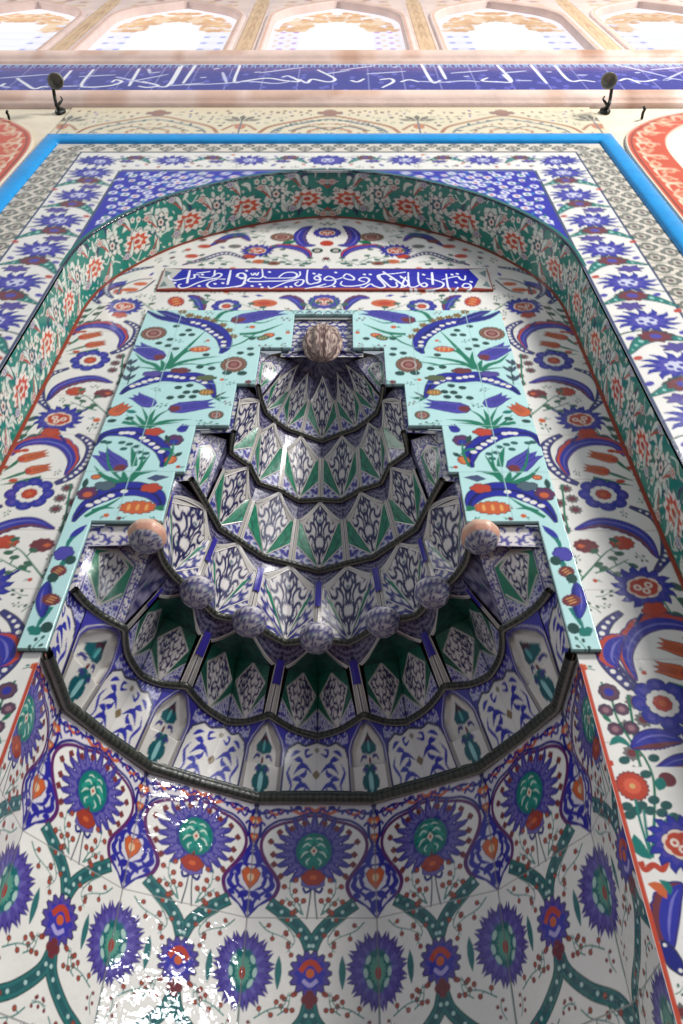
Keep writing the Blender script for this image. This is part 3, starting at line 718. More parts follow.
    filler(c, -PO_ + .01, -.01, .8, 1.9, 4000, .0155, AQUA, ('sprig', 'sprig', 'red', 'bud'), 12, lambda o: abs(o[0]) > xin(o[1]) + .012)
    # joints and edge line
    for z in (1.237, 1.394, 1.556, 1.716): c.rect(-.5, 0, z, z + .0018, L(160, 196, 194))
    c.rect(-.3655, -.364, 1.1, 1.906, L(164, 200, 198)); c.rect(-.2205, -.219, 1.4, 1.906, L(164, 200, 198))
    # small scroll over the cap
    for k in range(3):
        x = -.012 - .024 * k; c.stroke([(x - .01, 1.892), (x, 1.9), (x + .008, 1.892)], .004, L(40, 50, 110))
paint_panel()
mb = MB()
xb = sorted({0.0745, .149, .19, .26, .279, .41, PO}); zb = [PB, 1.093, 1.237, 1.394, 1.556, 1.716, 1.885, PT]
def frange(vals, dens):
    out = [vals[0]]
    for a, b in zip(vals[:-1], vals[1:]): out += list(np.linspace(a, b, max(2, int((b - a) * dens) + 1))[1:])
    return np.array(out)
YP = 1 - .010
xs = frange([-v for v in xb[::-1]] + xb, 560)
zs = np.concatenate([rows_for(a, b, 1, 1.2)[(0 if i == 0 else 1):] for i, (a, b) in enumerate(zip(zb[:-1], zb[1:]))])
X, Z = np.meshgrid(xs, zs); Pm = np.stack([X, np.full_like(X, YP), Z], -1)
Cc = CP.sample(X, Z)
idx = np.arange(X.size).reshape(X.shape)
xc, zc_ = (xs[:-1] + xs[1:]) / 2, (zs[:-1] + zs[1:]) / 2
keep = np.array([[abs(x) > xin(z) for x in xc] for z in zc_])
q = np.stack([idx[:-1, :-1], idx[:-1, 1:], idx[1:, 1:], idx[1:, :-1]], -1)[keep]
mb.v.append(Pm.reshape(-1, 3)); mb.c.append(Cc.reshape(-1, 3)); mb.n = X.size; mb.f.append(q)
# edge thickness all round the stepped outline, coloured dark as its edge shadow
e = np.concatenate([q[:, [0, 1]], q[:, [1, 2]], q[:, [2, 3]], q[:, [3, 0]]])
key = np.sort(e, 1); _, inv, cnt = np.unique(key, axis=0, return_inverse=True, return_counts=True)
be = e[cnt[inv.ravel()] == 1]
vs = np.unique(be); mp = {v: i + mb.n for i, v in enumerate(vs)}
mb.v.append(Pm.reshape(-1, 3)[vs] + np.array([0, .0096, 0])); mb.c.append(np.tile(L(60, 84, 90), (len(vs), 1))); mb.n += len(vs)
mb.f.append(np.array([[a, mp[a], mp[b], b] for a, b in be]))
PANEL = mb
# drop the vertices no face uses
Vv = np.vstack(mb.v); Cv = np.vstack(mb.c); Ff = np.vstack(mb.f); used = np.unique(Ff); rm = np.full(len(Vv), -1); rm[used] = np.arange(len(used))
mb.v, mb.c, mb.f = [Vv[used]], [Cv[used]], [rm[Ff]]
tag(mb.build('stepped_panel', TILE), 'pale blue stepped tile panel with tulips and dark blue leaves around the stalactite hood', 'tile panel')

# ------------------------------------------------------------------ lettered panel over the hood
ZC0, ZC1 = 2.035, 2.155
CC = Canvas(-.46, .46, ZC0 - .004, ZC1 + .01, 1000, 90, COBALT, vknots(ZC0 - .004, ZC1 + .01, 1.0))
def paint_lettering():
    c = CC; K = 90 / 683
    sl = [zoomed(155, 262, K, .994), zoomed(235, 262, K, .994), zoomed(315, 262, K, .994), zoomed(400, 262, K, .994)]
    e = L(196, 196, 190)
    c.rect(-.46, .46, ZC0 - .01, ZC0 + .008, L(160, 70, 60)); c.rect(-.46, .46, ZC1 + .002, ZC1 + .02, L(120, 70, 80))
    for s_ in (-1, 1):
        c.poly([(s_ * .46, ZC0), (s_ * .405, ZC0 + .008), (s_ * .425, (ZC0 + ZC1) / 2), (s_ * .405, ZC1), (s_ * .46, ZC1 + .01)], e)
        c.poly([(s_ * .452, ZC0 + .01), (s_ * .43, ZC0 + .02), (s_ * .445, ZC0 + .05)], L(110, 130, 130)); c.rect(*sorted((s_ * .46, s_ * .454)), ZC0 - .01, ZC1 + .02, L(150, 80, 60))
        c.poly([(s_ * .452, ZC1 - .005), (s_ * .43, ZC1 - .02), (s_ * .445, ZC1 - .05)], L(110, 130, 130))
    W1 = L(238, 240, 250)
    def st(i, *p, w=.0056): c.stroke(sl[i](*p), w, W1, True, (.7, 1, 1, .8))
    def dt(i, *p):
        for q in p: c.oval(sl[i](q)[0], .0042, .006, W1, .6, 8)
    st(0, (102, 100), (112, 125), (150, 138), (200, 130), (250, 118)); st(0, (265, 62), (252, 120), (243, 162), w=.0072)
    st(0, (340, 100), (300, 95), (300, 118), (268, 128)); st(0, (200, 165), (178, 178), (195, 197), (250, 190), (330, 155), (430, 130), (535, 130))
    st(0, (315, 85), (420, 72)); st(0, (330, 112), (380, 118), (440, 122)); st(0, (455, 62), (450, 108)); st(0, (432, 112), (475, 86), (506, 94), (485, 116), (430, 128))
    st(0, (470, 132), (415, 150), (395, 175), (430, 198), (540, 195), (640, 180), (690, 160)); st(0, (575, 62), (562, 120), (550, 172), w=.0072)
    st(0, (628, 108), (640, 86), (672, 88), (686, 112), (660, 128), (630, 112)); dt(0, (150, 158), (360, 95), (335, 182), (455, 165), (515, 160))
    st(1, (10, 112), (22, 90), (62, 84), (84, 108), (60, 120), (15, 112)); st(1, (84, 108), (72, 150), (50, 178), (0, 190), w=.0072)
    st(1, (205, 52), (210, 105), (185, 124), (120, 122), (98, 140), (130, 149), (250, 146), (380, 142), (450, 126), (492, 100), (492, 72))
    st(1, (240, 122), (330, 122), (440, 118), (472, 98), (440, 78), (375, 84), (325, 122)); st(1, (210, 105), (240, 122)); st(1, (120, 84), (136, 100), (150, 84), (166, 100), (180, 78), w=.005)
    st(1, (250, 182), (268, 200), (320, 182), (400, 150), (480, 136), (520, 138), (510, 166), (478, 182), (455, 166), (482, 148)); st(1, (552, 58), (545, 110), (548, 152), (570, 168), (608, 160), (645, 150))
    st(1, (598, 122), (622, 104), (645, 120), (645, 152)); st(1, (598, 122), (620, 136), (645, 130)); st(1, (530, 202), (620, 186), (690, 166)); dt(1, (130, 182), (190, 170), (205, 192), (388, 190), (425, 188), (262, 76), (600, 88), (640, 96), (88, 66))
    st(2, (0, 108), (28, 112), (42, 135), (20, 158), (-10, 160)); st(2, (0, 190), (60, 190), (125, 178), (155, 150), (140, 122), (100, 108), (70, 130), (100, 140), (150, 135))
    st(2, (150, 135), (205, 118), (240, 90), (292, 116), (290, 136), (235, 128), (208, 112)); st(2, (205, 146), (196, 170), (238, 184), (330, 178), (392, 160), (412, 134), (388, 118), (350, 120), (335, 138), (378, 150))
    st(2, (340, 188), (372, 195), (420, 166), (450, 182), (500, 196), (532, 184), (508, 150), (478, 118), (490, 96), (600, 88), (690, 76)); st(2, (525, 84), (490, 108), (540, 160), (580, 190), (622, 184), (615, 152))
    st(2, (515, 72), (600, 128), (690, 188), w=.0072); st(2, (690, 112), (670, 150), (655, 195)); dt(2, (40, 98), (158, 80), (145, 185), (375, 94), (420, 94), (575, 130), (660, 118))
    st(3, (0, 196), (48, 182), (62, 152), (0, 104)); st(3, (62, 78), (66, 150), (74, 186), (112, 190), (150, 172)); st(3, (138, 78), (142, 150), (178, 188), (206, 176), (188, 158), (160, 168))
    st(3, (242, 78), (250, 172), w=.0072); st(3, (198, 124), (262, 136), (328, 160), (318, 190), (262, 206), (190, 212)); st(3, (350, 88), (358, 150), (368, 196), (400, 216), (432, 205), (440, 190))
    st(3, (318, 134), (400, 114), (440, 110), (460, 130), (490, 135), (496, 102)); st(3, (470, 186), (490, 165), (530, 170), (536, 204), (480, 216), (400, 216)); st(3, (470, 186), (500, 196), (532, 188))
    dt(3, (395, 95), (435, 90), (425, 155), (540, 150), (85, 208), (120, 208), (180, 96))
paint_lettering()
mb = MB(); sheet(mb, rows_for(ZC0 - .004, ZC1 + .008, 1, 2.2), -.457, .457, 620, 1 - .006, CC, .006)
tag(mb.build('calligraphy_tablet', TILE), 'long cobalt blue tile panel with white Arabic lettering above the hood', 'inscription')

# ================================================================== niche lining: one painted facet, repeated round the half twelve-sided niche
WF = .2242; YN = 1.4425; ZN1 = .80
CN = Canvas(-WF / 2, WF / 2, ZLOW, ZN1, 190, 520, WHITE, vknots(ZLOW, ZN1, YN), sym=True)
CN.rep = [-WF, 0, WF]
def paint_niche():
    c = CN
    n2_ = zoomed(230, 790, .2489, YN); n3_ = zoomed(220, 890, .2928, YN)
    c2 = n2_((337, 245))[0][0]; c3 = n3_((315, 285))[0][0]
    def n2(*p): q = n2_(*p); q[:, 0] -= c2; return q
    def n3(*p): q = n3_(*p); q[:, 0] -= c3; return q
    T2 = L(52, 112, 112)
    ground = L(216, 210, 214)
    zb_ = n2((588, 517))[0][1]
    c.rect(-WF, WF, zb_, ZN1 + .1, ground)
    # arabesques of the ground, between two fields
    xm = WF / 2
    def at(*p): q = n2(*p); q[:, 0] += xm - n2((588, 300))[0][0]; return q
    c.stroke(at((588, 60), (570, 100), (560, 160), (575, 220)), .006, NAVY); c.stroke(at((588, 90), (545, 95), (500, 80), (440, 85), (400, 70)), .006, NAVY)
    med = smoothed(at((588, 205), (574, 232), (558, 268), (522, 303), (494, 342), (476, 382), (488, 424), (530, 456), (566, 485), (588, 517)), 5)
    medp = np.vstack([med, med[::-1] * np.array([-1, 1]) + np.array([2 * xm, 0])])
    c.poly(grow(medp, .004), WINE); c.poly(medp, L(212, 208, 216)); c.poly(ribbon(np.vstack([medp, medp[:1]]), .007), L(48, 46, 140))
    for P in (((588, 250), (565, 268), (560, 300), (575, 312)), ((548, 300), (530, 330), (545, 350)), ((515, 350), (500, 385), (520, 405), (540, 395)), ((588, 410), (560, 425), (545, 445)), ((588, 440), (580, 470), (586, 495)), ((500, 420), (530, 430))):
        c.stroke(at(*P), .011, L(48, 46, 148), True, (.4, 1, .9, .2))
    for p in (((588, 240), (560, 250), (545, 285), (565, 300)), ((588, 300), (540, 310), (505, 350), (500, 395)), ((520, 345), (540, 390), (575, 405)), ((500, 400), (540, 420), (570, 450), (580, 500)), ((545, 330), (530, 360), (545, 380)), ((588, 420), (570, 430), (560, 420)), ((560, 265), (535, 270), (540, 240))):
        c.stroke(at(*p), .0065, L(48, 46, 148), True, (.4, 1, .9, .2))
    for p, r in (((588, 352), .0165), ((588, 130), .010), ((588, 190), .006)):
        o = at(p)[0]; outlined(c, place([(0, -1.2), (.7, -.4), (1, .4), (.5, 1), (0, .8), (-.5, 1), (-1, .4), (-.7, -.4)], o, r), ORANGE, MAROON, .0015); c.oval(o, r * .35, r * .4, L(226, 190, 150))
    for p in ((500, 100), (400, 95), (350, 85)): c.stroke(n2((p[0] - 35, p[1] - 15), p, (p[0] + 35, p[1] - 15)), .006, ORANGE)
    # white ground under the bands
    c.stroke(n2((345, 92), (372, 96), (398, 106), (434, 116), (488, 126), (534, 156), (556, 195)), .005, NAVY)
    for p in ((420, 75), (470, 92), (520, 110), (545, 90), (380, 82), (560, 140)): c.stroke(n2((p[0] - 22, p[1] + 6), (p[0] - 8, p[1] - 8), (p[0] + 10, p[1] + 6), (p[0] + 22, p[1] - 8)), .0045, L(44, 44, 140))
    c.poly(n2((337, 600), (430, 520), (505, 448), (545, 470), (588, 517), (588, 760), (337, 760)), WHITE)
    # field of the great palmette
    half = n2((337, 104), (372, 107), (396, 118), (430, 128), (482, 140), (525, 165), (549, 205), (546, 250), (520, 300), (490, 340), (470, 380), (480, 420), (505, 450))
    fld = np.vstack([smoothed(half, 5), n2((430, 492), (337, 548))])
    P = np.vstack([fld, fld[::-1] * np.array([-1, 1])])
    c.poly(P, WHITE); c.poly(ribbon(smoothed(half, 5), .0065), L(96, 40, 100))
    # teal bands with pale dots
    def band(pts, w=.0185, n=7, raw=False):
        Q = smoothed(pts); c.poly(ribbon(Q, w + .004), DKGREEN); c.poly(ribbon(Q, w), T2); c.poly(ribbon(Q, w * .52), L(44, 92, 96))
        for t in np.linspace(.06, .94, n):
            i = int(t * (len(Q) - 1)); c.dot(Q[i], .0032, L(176, 206, 200))
    row = n2((337, 245))[0][1] - n3((540, 275))[0][1]            # height between one row of palmettes and the next
    small = n3((315, 285))[0]
    def lattice(o, half_shift, first=False):
        sh = lambda Q: np.asarray(Q) + np.array([half_shift, o])
        if first: band(sh(n3((470, 45), (400, 95), (345, 150), (318, 205))), n=6)
        if half_shift == 0: band([small + np.array([half_shift + u * xm, o - v * row]) for u, v in ((.0, .22), (.10, .36), (.42, .52), (.80, .64), (.98, .80))], n=8)
        else: band([small + np.array([half_shift - u * xm, o - v * row]) for u, v in ((.0, .22), (.10, .36), (.42, .52), (.80, .64), (.98, .80))], n=8)
        outlined(c, place(spiky(14, .8, 1.05, 1, 1, .3), sh([small])[0], .0335), PURPLE, LINE, .002)
        c.poly(place(spiky(10, .6, .8, 1, 1, .3), sh([small])[0], .0335), L(60, 58, 160))
        c.stroke(place([(-.55, .1), (-.2, .5), (.2, .5), (.55, .1)], sh([small])[0], .03), .009, RED); c.stroke(place([(-.4, -.35), (0, -.6), (.4, -.35)], sh([small])[0], .03), .006, L(170, 160, 210))
        c.dot(sh([small])[0], .007, ORANGE); c.poly(place(lobed(4, 1, .35), sh(n3((313, 375)))[0], .0135), MAROON)
        # sprays with red dots in the white between
        for pts, n in ((((440, 95), (400, 130), (375, 175), (400, 215)), 5), (((500, 110), (470, 140), (420, 160), (385, 180)), 4), (((420, 430), (385, 400), (380, 350)), 4), (((500, 440), (450, 410), (400, 395), (385, 350)), 6)):
            sprig(c, sh(n3(*pts)), .0022, TEAL, .0042, L(124, 58, 56), n)
        leaf(c, sh(n3((425, 340)))[0], sh(n3((425, 225)))[0], .012, T2, 0)
    def tall(o, half_shift):
        p = n3((540, 275))[0]; p[0] = half_shift; p[1] += o
        P = place(spiky(17, .62, 1.14, 1, 1.15, .3), p, .047); outlined(c, P, PURPLE, L(50, 44, 110), .0018)
        c.poly(place(spiky(14, .5, .86, .95, 1.15, .3), p, .047), L(104, 96, 168)); c.poly(place(spiky(13, .42, .62, .9, 1.25, .3), p, .047), L(30, 104, 104)); c.poly(place(spiky(9, .2, .36, .9, 1.5, .3), p, .047), L(90, 150, 132)); c.oval(p + np.array([0, -.004]), .005, .010, L(160, 62, 48))
        c.stroke([p + np.array([0, -.05]), p + np.array([0, -.11])], .003, TEAL, False)
        for s_ in (1,):
            for q in ((.02, .02), (.026, -.005), (.018, -.025)): c.oval(p + np.array(q) * .8, .004, .008, L(170, 200, 190), q[1] * 20, 8)
    for i in range(4):
        o = -i * row * 2 if i else 0
        lattice(-2 * row * i, 0, i == 0); tall(-2 * row * i, xm); 
        lattice(-2 * row * i - row, xm); tall(-2 * row * i - row, 0)
    filler(c, 0, xm, ZLOW, zb_ - .01, 1500, .019, WHITE, ('red', 'red', 'red', 'sprig'), 15)
    filler(c, 0, xm, ZLOW, zb_ - .01, 900, .012, WHITE, ('red', 'sprig'), 16)
    # great palmette
    o = n2((337, 245))[0]; s = .0655
    def fan(n, r0, r1, ex, ey):
        out = []
        for k in range(n):
            a = radians(-58 + 296 * k / (n - 1)); h = radians(296 / (n - 1)) / 2; up = .5 * h * (1 if cos(a) > 0 else -1) * (abs(cos(a)) > .1)
            side = 1 - .12 * max(0, -sin(a))
            for da, r in ((-h, r0), (-h * .3, (r0 + r1) * .53), (up, r1 * side), (h * .3, (r0 + r1) * .53), (h, r0)): out.append((r * ex * cos(a + da), r * ey * sin(a + da)))
        out += [(-.3, -.95), (0, -1.05), (.3, -.95)]
        return np.array(out)
    outlined(c, place(fan(19, .72, 1.18, 1.02, .98), o, s), L(74, 68, 152), L(50, 44, 110), .0018)
    c.poly(place(fan(19, .56, .98, .98, .95), o, s), L(106, 98, 166))
    c.poly(place(lobed(12, .60, .14, 1, 1.02), o, s), L(58, 60, 140)); c.poly(place(lobed(11, .50, .12, 1, 1.04), o, s), TEAL)
    c.poly(place([(-.42, -.05), (-.3, .2), (-.12, .3), (0, .44), (0, .3), (-.1, .12), (-.24, .02), (-.3, -.14)], o, s), L(44, 146, 128)); c.poly(place([(-.3, -.3), (-.12, -.12), (0, -.1), (0, -.3), (-.14, -.42)], o, s), L(38, 132, 120))
    for P, w in ([(-.08, .14), (-.2, .2), (-.32, .1)], .0036), ([(-.14, -.02), (-.26, -.06), (-.36, -.2)], .0036), ([(-.1, -.2), (-.2, -.3), (-.16, -.4)], .003), ([(-.04, .34), (-.16, .36), (-.26, .3)], .003): c.stroke(place(P, o, s), w, L(200, 222, 206), True, (.3, 1, .9, .3))
    c.poly(place([(0, .14), (.1, 0), (0, -.14), (-.1, 0)], o, s), L(222, 216, 196)); c.oval(o, .0026, .0026, RED)
    c.poly(place([(0, -.4), (.13, -.7), (0, -.95), (-.13, -.7)], o, s), MAROON)
    p = n2((337, 352))[0]; outlined(c, place(lobed(5, 1, .3, 1.2, .8), p, .0165), L(160, 62, 48), MAROON, .0015); c.oval(p, .005, .004, ORANGE)
    c.stroke(n2((337, 400), (360, 412), (372, 392)), .0045, NAVY); c.stroke(n2((340, 400), (342, 450), (350, 520)), .0025, L(70, 80, 90))
    sprig(c, n2((365, 505), (385, 460), (420, 420), (425, 355)), .0025, TEAL, .005, L(134, 62, 58), 6); sprig(c, n2((372, 500), (400, 470), (440, 430)), .0025, TEAL, .005, L(134, 62, 58), 3)
    for q in ((380, 135), (430, 155), (478, 170), (512, 208), (500, 260), (495, 300), (465, 348)):
        u = n2(q)[0]; c.poly(place(lobed(4, 1, .3), u, .0062), L(120, 56, 58))
    # faint joints of the square tiles
    for z in (n2((588, 517))[0][1], n2((588, 517))[0][1] - .2242): c.rect(-WF, WF, z, z + .0016, L(150, 150, 146))
    c.rect(xm - .0008, xm + .0008, ZLOW, ZN1, L(120, 116, 116))
paint_niche()
NV = {-7: (-.418, 0), -5: (-.418, .136), -3: (-.306, .330), -1: (-.112, .4425), 1: (.112, .4425), 3: (.306, .330), 5: (.418, .136), 7: (.418, 0)}
zsN = rows_for(ZLOW, ZN1, YN, 1.2)
niche = tag(empty('niche_lining', (0, 1, -.94)), 'tiled niche wall of flat facets with large purple palmettes under the stalactite hood', 'niche lining')
keys = [-7, -5, -3, -1, 1, 3, 5, 7]
for a, b in zip(keys[:-1], keys[1:]):
    p, q_ = np.array(NV[a]), np.array(NV[b]); ln = np.linalg.norm(q_ - p); n = max(60, int(ln / WF * 160))
    t = np.linspace(0, 1, n)
    u0, u1 = (-WF / 2, WF / 2) if ln > .2 else ((WF / 2 - ln, WF / 2) if a == -7 else (-WF / 2, -WF / 2 + ln))
    U = u0 + (u1 - u0) * t
    XY = p + (q_ - p) * t[:, None]
    P = np.stack([np.repeat(XY[None, :, 0], len(zsN), 0), np.repeat(1 + XY[None, :, 1], len(zsN), 0), np.repeat(zsN[:, None], n, 1)], -1)
    mb = MB(); mb.grid(P, CN.sample(np.repeat(U[None], len(zsN), 0), np.repeat(zsN[:, None], n, 1)))
    P2 = np.array([[(p[0], 1 + p[1], z), (q_[0], 1 + q_[1], z)] for z in (-.94, ZLOW)]); mb.grid(P2, WHITE)
    mb.build('facet', NTILE, niche)

# ================================================================== stalactite hood (muqarnas)
# rings: height, then plan points (x, depth behind the wall plane) every 15 degrees from the centre outwards
RINGS = [
    (.792, [(0, .4425), (.112, .4425), (.215, .388), (.306, .330), (.368, .233), (.416, .136), (.416, 0)]),
    (.930, [(0, .445), (.0955, .368), (.182, .392), (.251, .272), (.334, .238), (.341, .100), (.408, 0)]),
    (1.042, [(0, .258), (.066, .282), (.136, .206), (.201, .196), (.231, .118), (.270, .080), (.286, 0)]),
    (1.226, [(0, .264), (.062, .241), (.121, .221), (.172, .172), (.211, .133), (.231, .069), (.254, 0)]),
    (1.386, [(0, .196), (.050, .199), (.092, .167), (.142, .145), (.159, .094), (.198, .057), (.186, 0)]),
    (1.565, [(0, .164), (.051, .142), (.086, .127), (.114, .102), (.136, .078), (.146, .040), (.150, 0)]),
    (1.712, [(0, .066), (.022, .078), (.037, .057), (.058, .056), (.060, .033), (.076, .02), (.073, 0)]),
]
BULGE = [0, .012, .006, .0, .001, .0, .002]
def ring(k, j):
    s = -1 if j < 0 else 1; j = min(abs(j), 6.0)
    i = min(int(j), 5); f = j - i
    p, q = np.array(RINGS[k][1][i]), np.array(RINGS[k][1][i + 1])
    m = p + (q - p) * f; r = np.linalg.norm(m)
    if r > 1e-6: m = m * (1 + BULGE[k] * sin(pi * f) / r)
    return np.array([s * m[0], 1 + m[1]])
def surf(k, j, v, off=0.0):
    a, b = ring(k, j), ring(k + 1, j)
    if abs(j) > 5: f = min(abs(j), 6) - 5; b = b + (ring(k, 6 if j > 0 else -6) - b) * f      # the outer edge of a tier stands upright against the stepped panel
    m = a + (b - a) * v
    d = np.array([-m[0], 1 - m[1]]); n = np.linalg.norm(d)
    if n > 1e-6: m = m + d / n * min(off, n * .9)
    z = RINGS[k][0] + (RINGS[k + 1][0] - RINGS[k][0]) * v
    return np.array([m[0], m[1], z])
# little painted faces
def arabesque(W, H, ground, ink, seed, n=9, acc=None, border=None, size=.11, m=4):
    """mirror-symmetric field of small curling half-palmettes"""
    r = random.Random(seed); c = Canvas(-.5, .5, 0, 1, W, H, ground, sym=True)
    st_ = 1.0 / n
    comma = np.array([(-.55, -.25), (-.2, .22), (.3, .18), (.55, -.2), (.3, -.42)]); fork = np.array([(-.1, .1), (.1, .5), (.45, .62)])
    for i in range(n + 1):
        for j in range(m):
            o = (.5 * (j + .5 * (i % 2) + r.uniform(-.2, .2)) / m, st_ * (i + r.uniform(-.25, .25))); q = r.uniform(.75, 1.25) * .56 / m; th = r.choice((0, .7, 1.6, 2.4, 3.1, 4.0, 5.2)) + r.uniform(-.2, .2); f_ = r.choice((-1, 1))
            c.stroke(place(comma, o, q, th, f_), size, ink, True, (.25, .8, 1, .7, .15))
            if r.random() < .6: c.stroke(place(fork, o, q, th, f_), size * .7, ink, True, (.9, .8, .1))
            if acc is not None and r.random() < .16: c.oval(place([(.1, -.2)], o, q, th)[0], size * .5, size * .4, acc)
    if border is not None: c.rect(-.5, -.44, 0, 1, border)
    return c
INK = L(34, 34, 84)
LIGHT = L(218, 212, 208)
KITE = arabesque(90, 130, LIGHT, INK, 3, 7, L(70, 110, 120), None, .055, 3)
BLUEC = arabesque(80, 80, L(60, 58, 146), L(204, 202, 216), 5, 8, L(80, 140, 130), None, .05, 4)
DARKC = arabesque(90, 60, L(38, 36, 84), L(132, 126, 150), 8, 7, L(60, 100, 96), None, .05, 5)  # dark blue scrollwork, its darkness also painting the shadow under rings and crown
WHC = arabesque(80, 80, LIGHT, L(52, 54, 128), 14, 5, L(150, 150, 120), None, .085, 3)
FILLC = arabesque(100, 100, LIGHT, L(58, 56, 140), 12, 6, L(110, 150, 140), None, .05, 4)
GREENC = Canvas(0, 1, 0, 1, 40, 40, L(34, 122, 92))
for i in range(60): GREENC.dot((random.random(), random.random()), .05, L(50, 146, 116) if i % 2 else L(24, 92, 78))
GREENC.rect(0, .1, 0, 1, LIGHT)
SHADEGREEN = Canvas(0, 1, 0, 1, 40, 40, L(20, 74, 60))  # darker copy of the green, with the recess shadow painted in
for i in range(60): SHADEGREEN.dot((random.random(), random.random()), .05, L(30, 92, 74) if i % 2 else L(14, 50, 44))
def ribs(base, lines):
    c = Canvas(0, 1, 0, 1, 40, 10, base)
    for x0, x1, col in lines: c.rect(x0, x1, 0, 1, col)
    return c
PALE = L(208, 202, 194); SHADE = L(92, 88, 104); OCHRE = L(150, 138, 110)
RIB = ribs(PALE, ((0, .10, SHADE), (.36, .50, OCHRE), (.66, .76, SHADE)))
BRIB = ribs(PALE, ((0, .10, SHADE), (.42, .52, SHADE), (.62, 1, L(50, 44, 140))))
YRIB = ribs(PALE, ((0, .14, SHADE), (.52, .64, L(120, 130, 130)), (.9, 1, SHADE)))
def quad(mb, p00, p01, p11, p10, canvas, uv, n=22, m=22):
    """bilinear face; uv are the canvas coordinates of the four corners"""
    a = np.linspace(0, 1, n)[:, None, None]; b = np.linspace(0, 1, m)[None, :, None]
    bl = lambda A_, B_, C_, D_: (np.asarray(A_, float) * (1 - b) + np.asarray(B_, float) * b) * (1 - a) + (np.asarray(D_, float) * (1 - b) + np.asarray(C_, float) * b) * a
    P = bl(p00, p01, p11, p10); UV = bl(*uv)
    mb.grid(P, canvas.sample(UV[..., 0], UV[..., 1]))
def strip(mb, p, c0, c1, canvas):
    G = np.array([[p(*(np.array(a) + (np.array(b) - np.array(a)) * ww)) for ww in np.linspace(0, 1, 13)] for a, b in zip(c0, c1)])
    mb.grid(G, canvas.sample(np.repeat(np.linspace(0, 1, 13)[None], len(c0), 0), np.full((len(c0), 13), .5)))
def arris(mb, a, b, w=.0012):
    a, b = np.asarray(a), np.asarray(b); o = np.array([0, -.0014, -.0007])
    nrm = np.cross(b - a, [0, 1, .5]); nrm = nrm / max(np.linalg.norm(nrm), 1e-9) * w
    quad(mb, a + o - nrm, a + o + nrm, b + o + nrm, b + o - nrm, YRIB, ((.3, .5),) * 4, 4, 3)
def cell(k, j0, sides, dark):
    mb = MB()
    p = lambda dj, v, off=0.0: surf(k, j0 + dj, v, off)
    sh = {2: .76, 5: .60}.get(k, .70)
    tq = np.linspace(0, 1, 22)
    for s in sides:
        # spandrel under the upper ring
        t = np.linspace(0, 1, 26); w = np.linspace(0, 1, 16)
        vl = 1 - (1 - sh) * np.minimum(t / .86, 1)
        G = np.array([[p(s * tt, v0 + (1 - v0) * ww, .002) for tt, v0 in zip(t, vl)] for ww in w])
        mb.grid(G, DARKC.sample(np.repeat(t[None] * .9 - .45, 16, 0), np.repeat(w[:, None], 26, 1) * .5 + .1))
        # pale double frame: down the gutter and along the gable
        gut = BRIB if k in (1, 2) else RIB
        strip(mb, p, [(s * 1.0, sh * (1 - q), .006) for q in tq], [(s * .87, sh * (1 - q), .006) for q in tq], RIB)
        if k in (1, 2): strip(mb, p, [(s * 1.0, .42 + (sh - .38) * q, .010) for q in tq], [(s * .90, .42 + (sh - .38) * q, .010) for q in tq], ribs(L(52, 44, 150), ()))
        strip(mb, p, [(s * .88 * q, .995 - (1 - sh) * q, .007) for q in tq], [(s * .79 * q, .92 - (.92 - sh + .03) * q, .005) for q in tq], YRIB)
        if k == 1:
            # deep folded recess: two flanks meeting in a dark fold behind the boss
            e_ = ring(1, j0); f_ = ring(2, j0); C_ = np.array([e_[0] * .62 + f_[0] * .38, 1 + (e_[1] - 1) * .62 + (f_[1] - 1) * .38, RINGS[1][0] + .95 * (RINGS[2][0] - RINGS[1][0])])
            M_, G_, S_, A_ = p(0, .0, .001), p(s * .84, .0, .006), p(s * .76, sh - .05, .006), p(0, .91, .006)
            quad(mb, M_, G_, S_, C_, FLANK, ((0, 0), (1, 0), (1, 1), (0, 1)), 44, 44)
            quad(mb, C_, S_, S_, A_, SHADEGREEN, ((.2, .1), (.9, .2), (.9, .6), (.3, .9)), 12, 12)
            continue
        A_, K_, M_ = p(0, .95, .004), p(s * .70, sh - .07, .001), p(0, .04, .003)
        S_, B_, G_ = p(s * .86, sh - .03, .005), p(s * .88, .30, .005), p(s * .88, .0, .004)
        quad(mb, M_, M_, K_, A_, KITE, ((0, .02), (0, .02), (s * .48, .55), (0, .98)), 34, 34)
        if k == 2:
            quad(mb, M_, B_, S_, K_, WHC, ((0, 0), (s * .5, .2), (s * .5, .8), (.1, .9)), 26, 20)
            q1 = np.asarray(M_) * .25 + np.asarray(K_) * .75; q2 = np.asarray(B_) * .2 + np.asarray(S_) * .3 + np.asarray(K_) * .5
            o = np.array([0, -.001, -.0005]); quad(mb, M_ + o, M_ + o, q2 + o, q1 + o, GREENC, ((.5, 0), (.5, 0), (.9, .9), (.1, .9)), 16, 10)
            quad(mb, M_, G_, B_, B_, WHC, ((0, .05), (s * .45, .05), (s * .45, .6), (s * .45, .6)), 22, 22)
        else:
            quad(mb, M_, B_, S_, K_, GREENC, ((.5, 0), (.9, .2), (.95, .9), (.1, .9)), 26, 18)
            quad(mb, M_, G_, B_, B_, BLUEC, ((0, .05), (s * .45, .05), (s * .45, .6), (s * .45, .6)), 22, 22)
        quad(mb, K_, S_, S_, A_, YRIB, ((.3, .5),) * 4, 10, 10)
        for a, b in ((M_, K_), (K_, A_), (M_, B_)): arris(mb, a, b)
    # masonry behind the faces
    if k != 1:
        lo = -1 if -1 in sides else 0; hi = 1 if 1 in sides else 0
        G = np.array([[p(dj, v, -.016) for dj in np.linspace(lo, hi, 11)] for v in np.linspace(0, 1, 9)])
        mb.grid(G, L(70, 72, 96))
    return mb
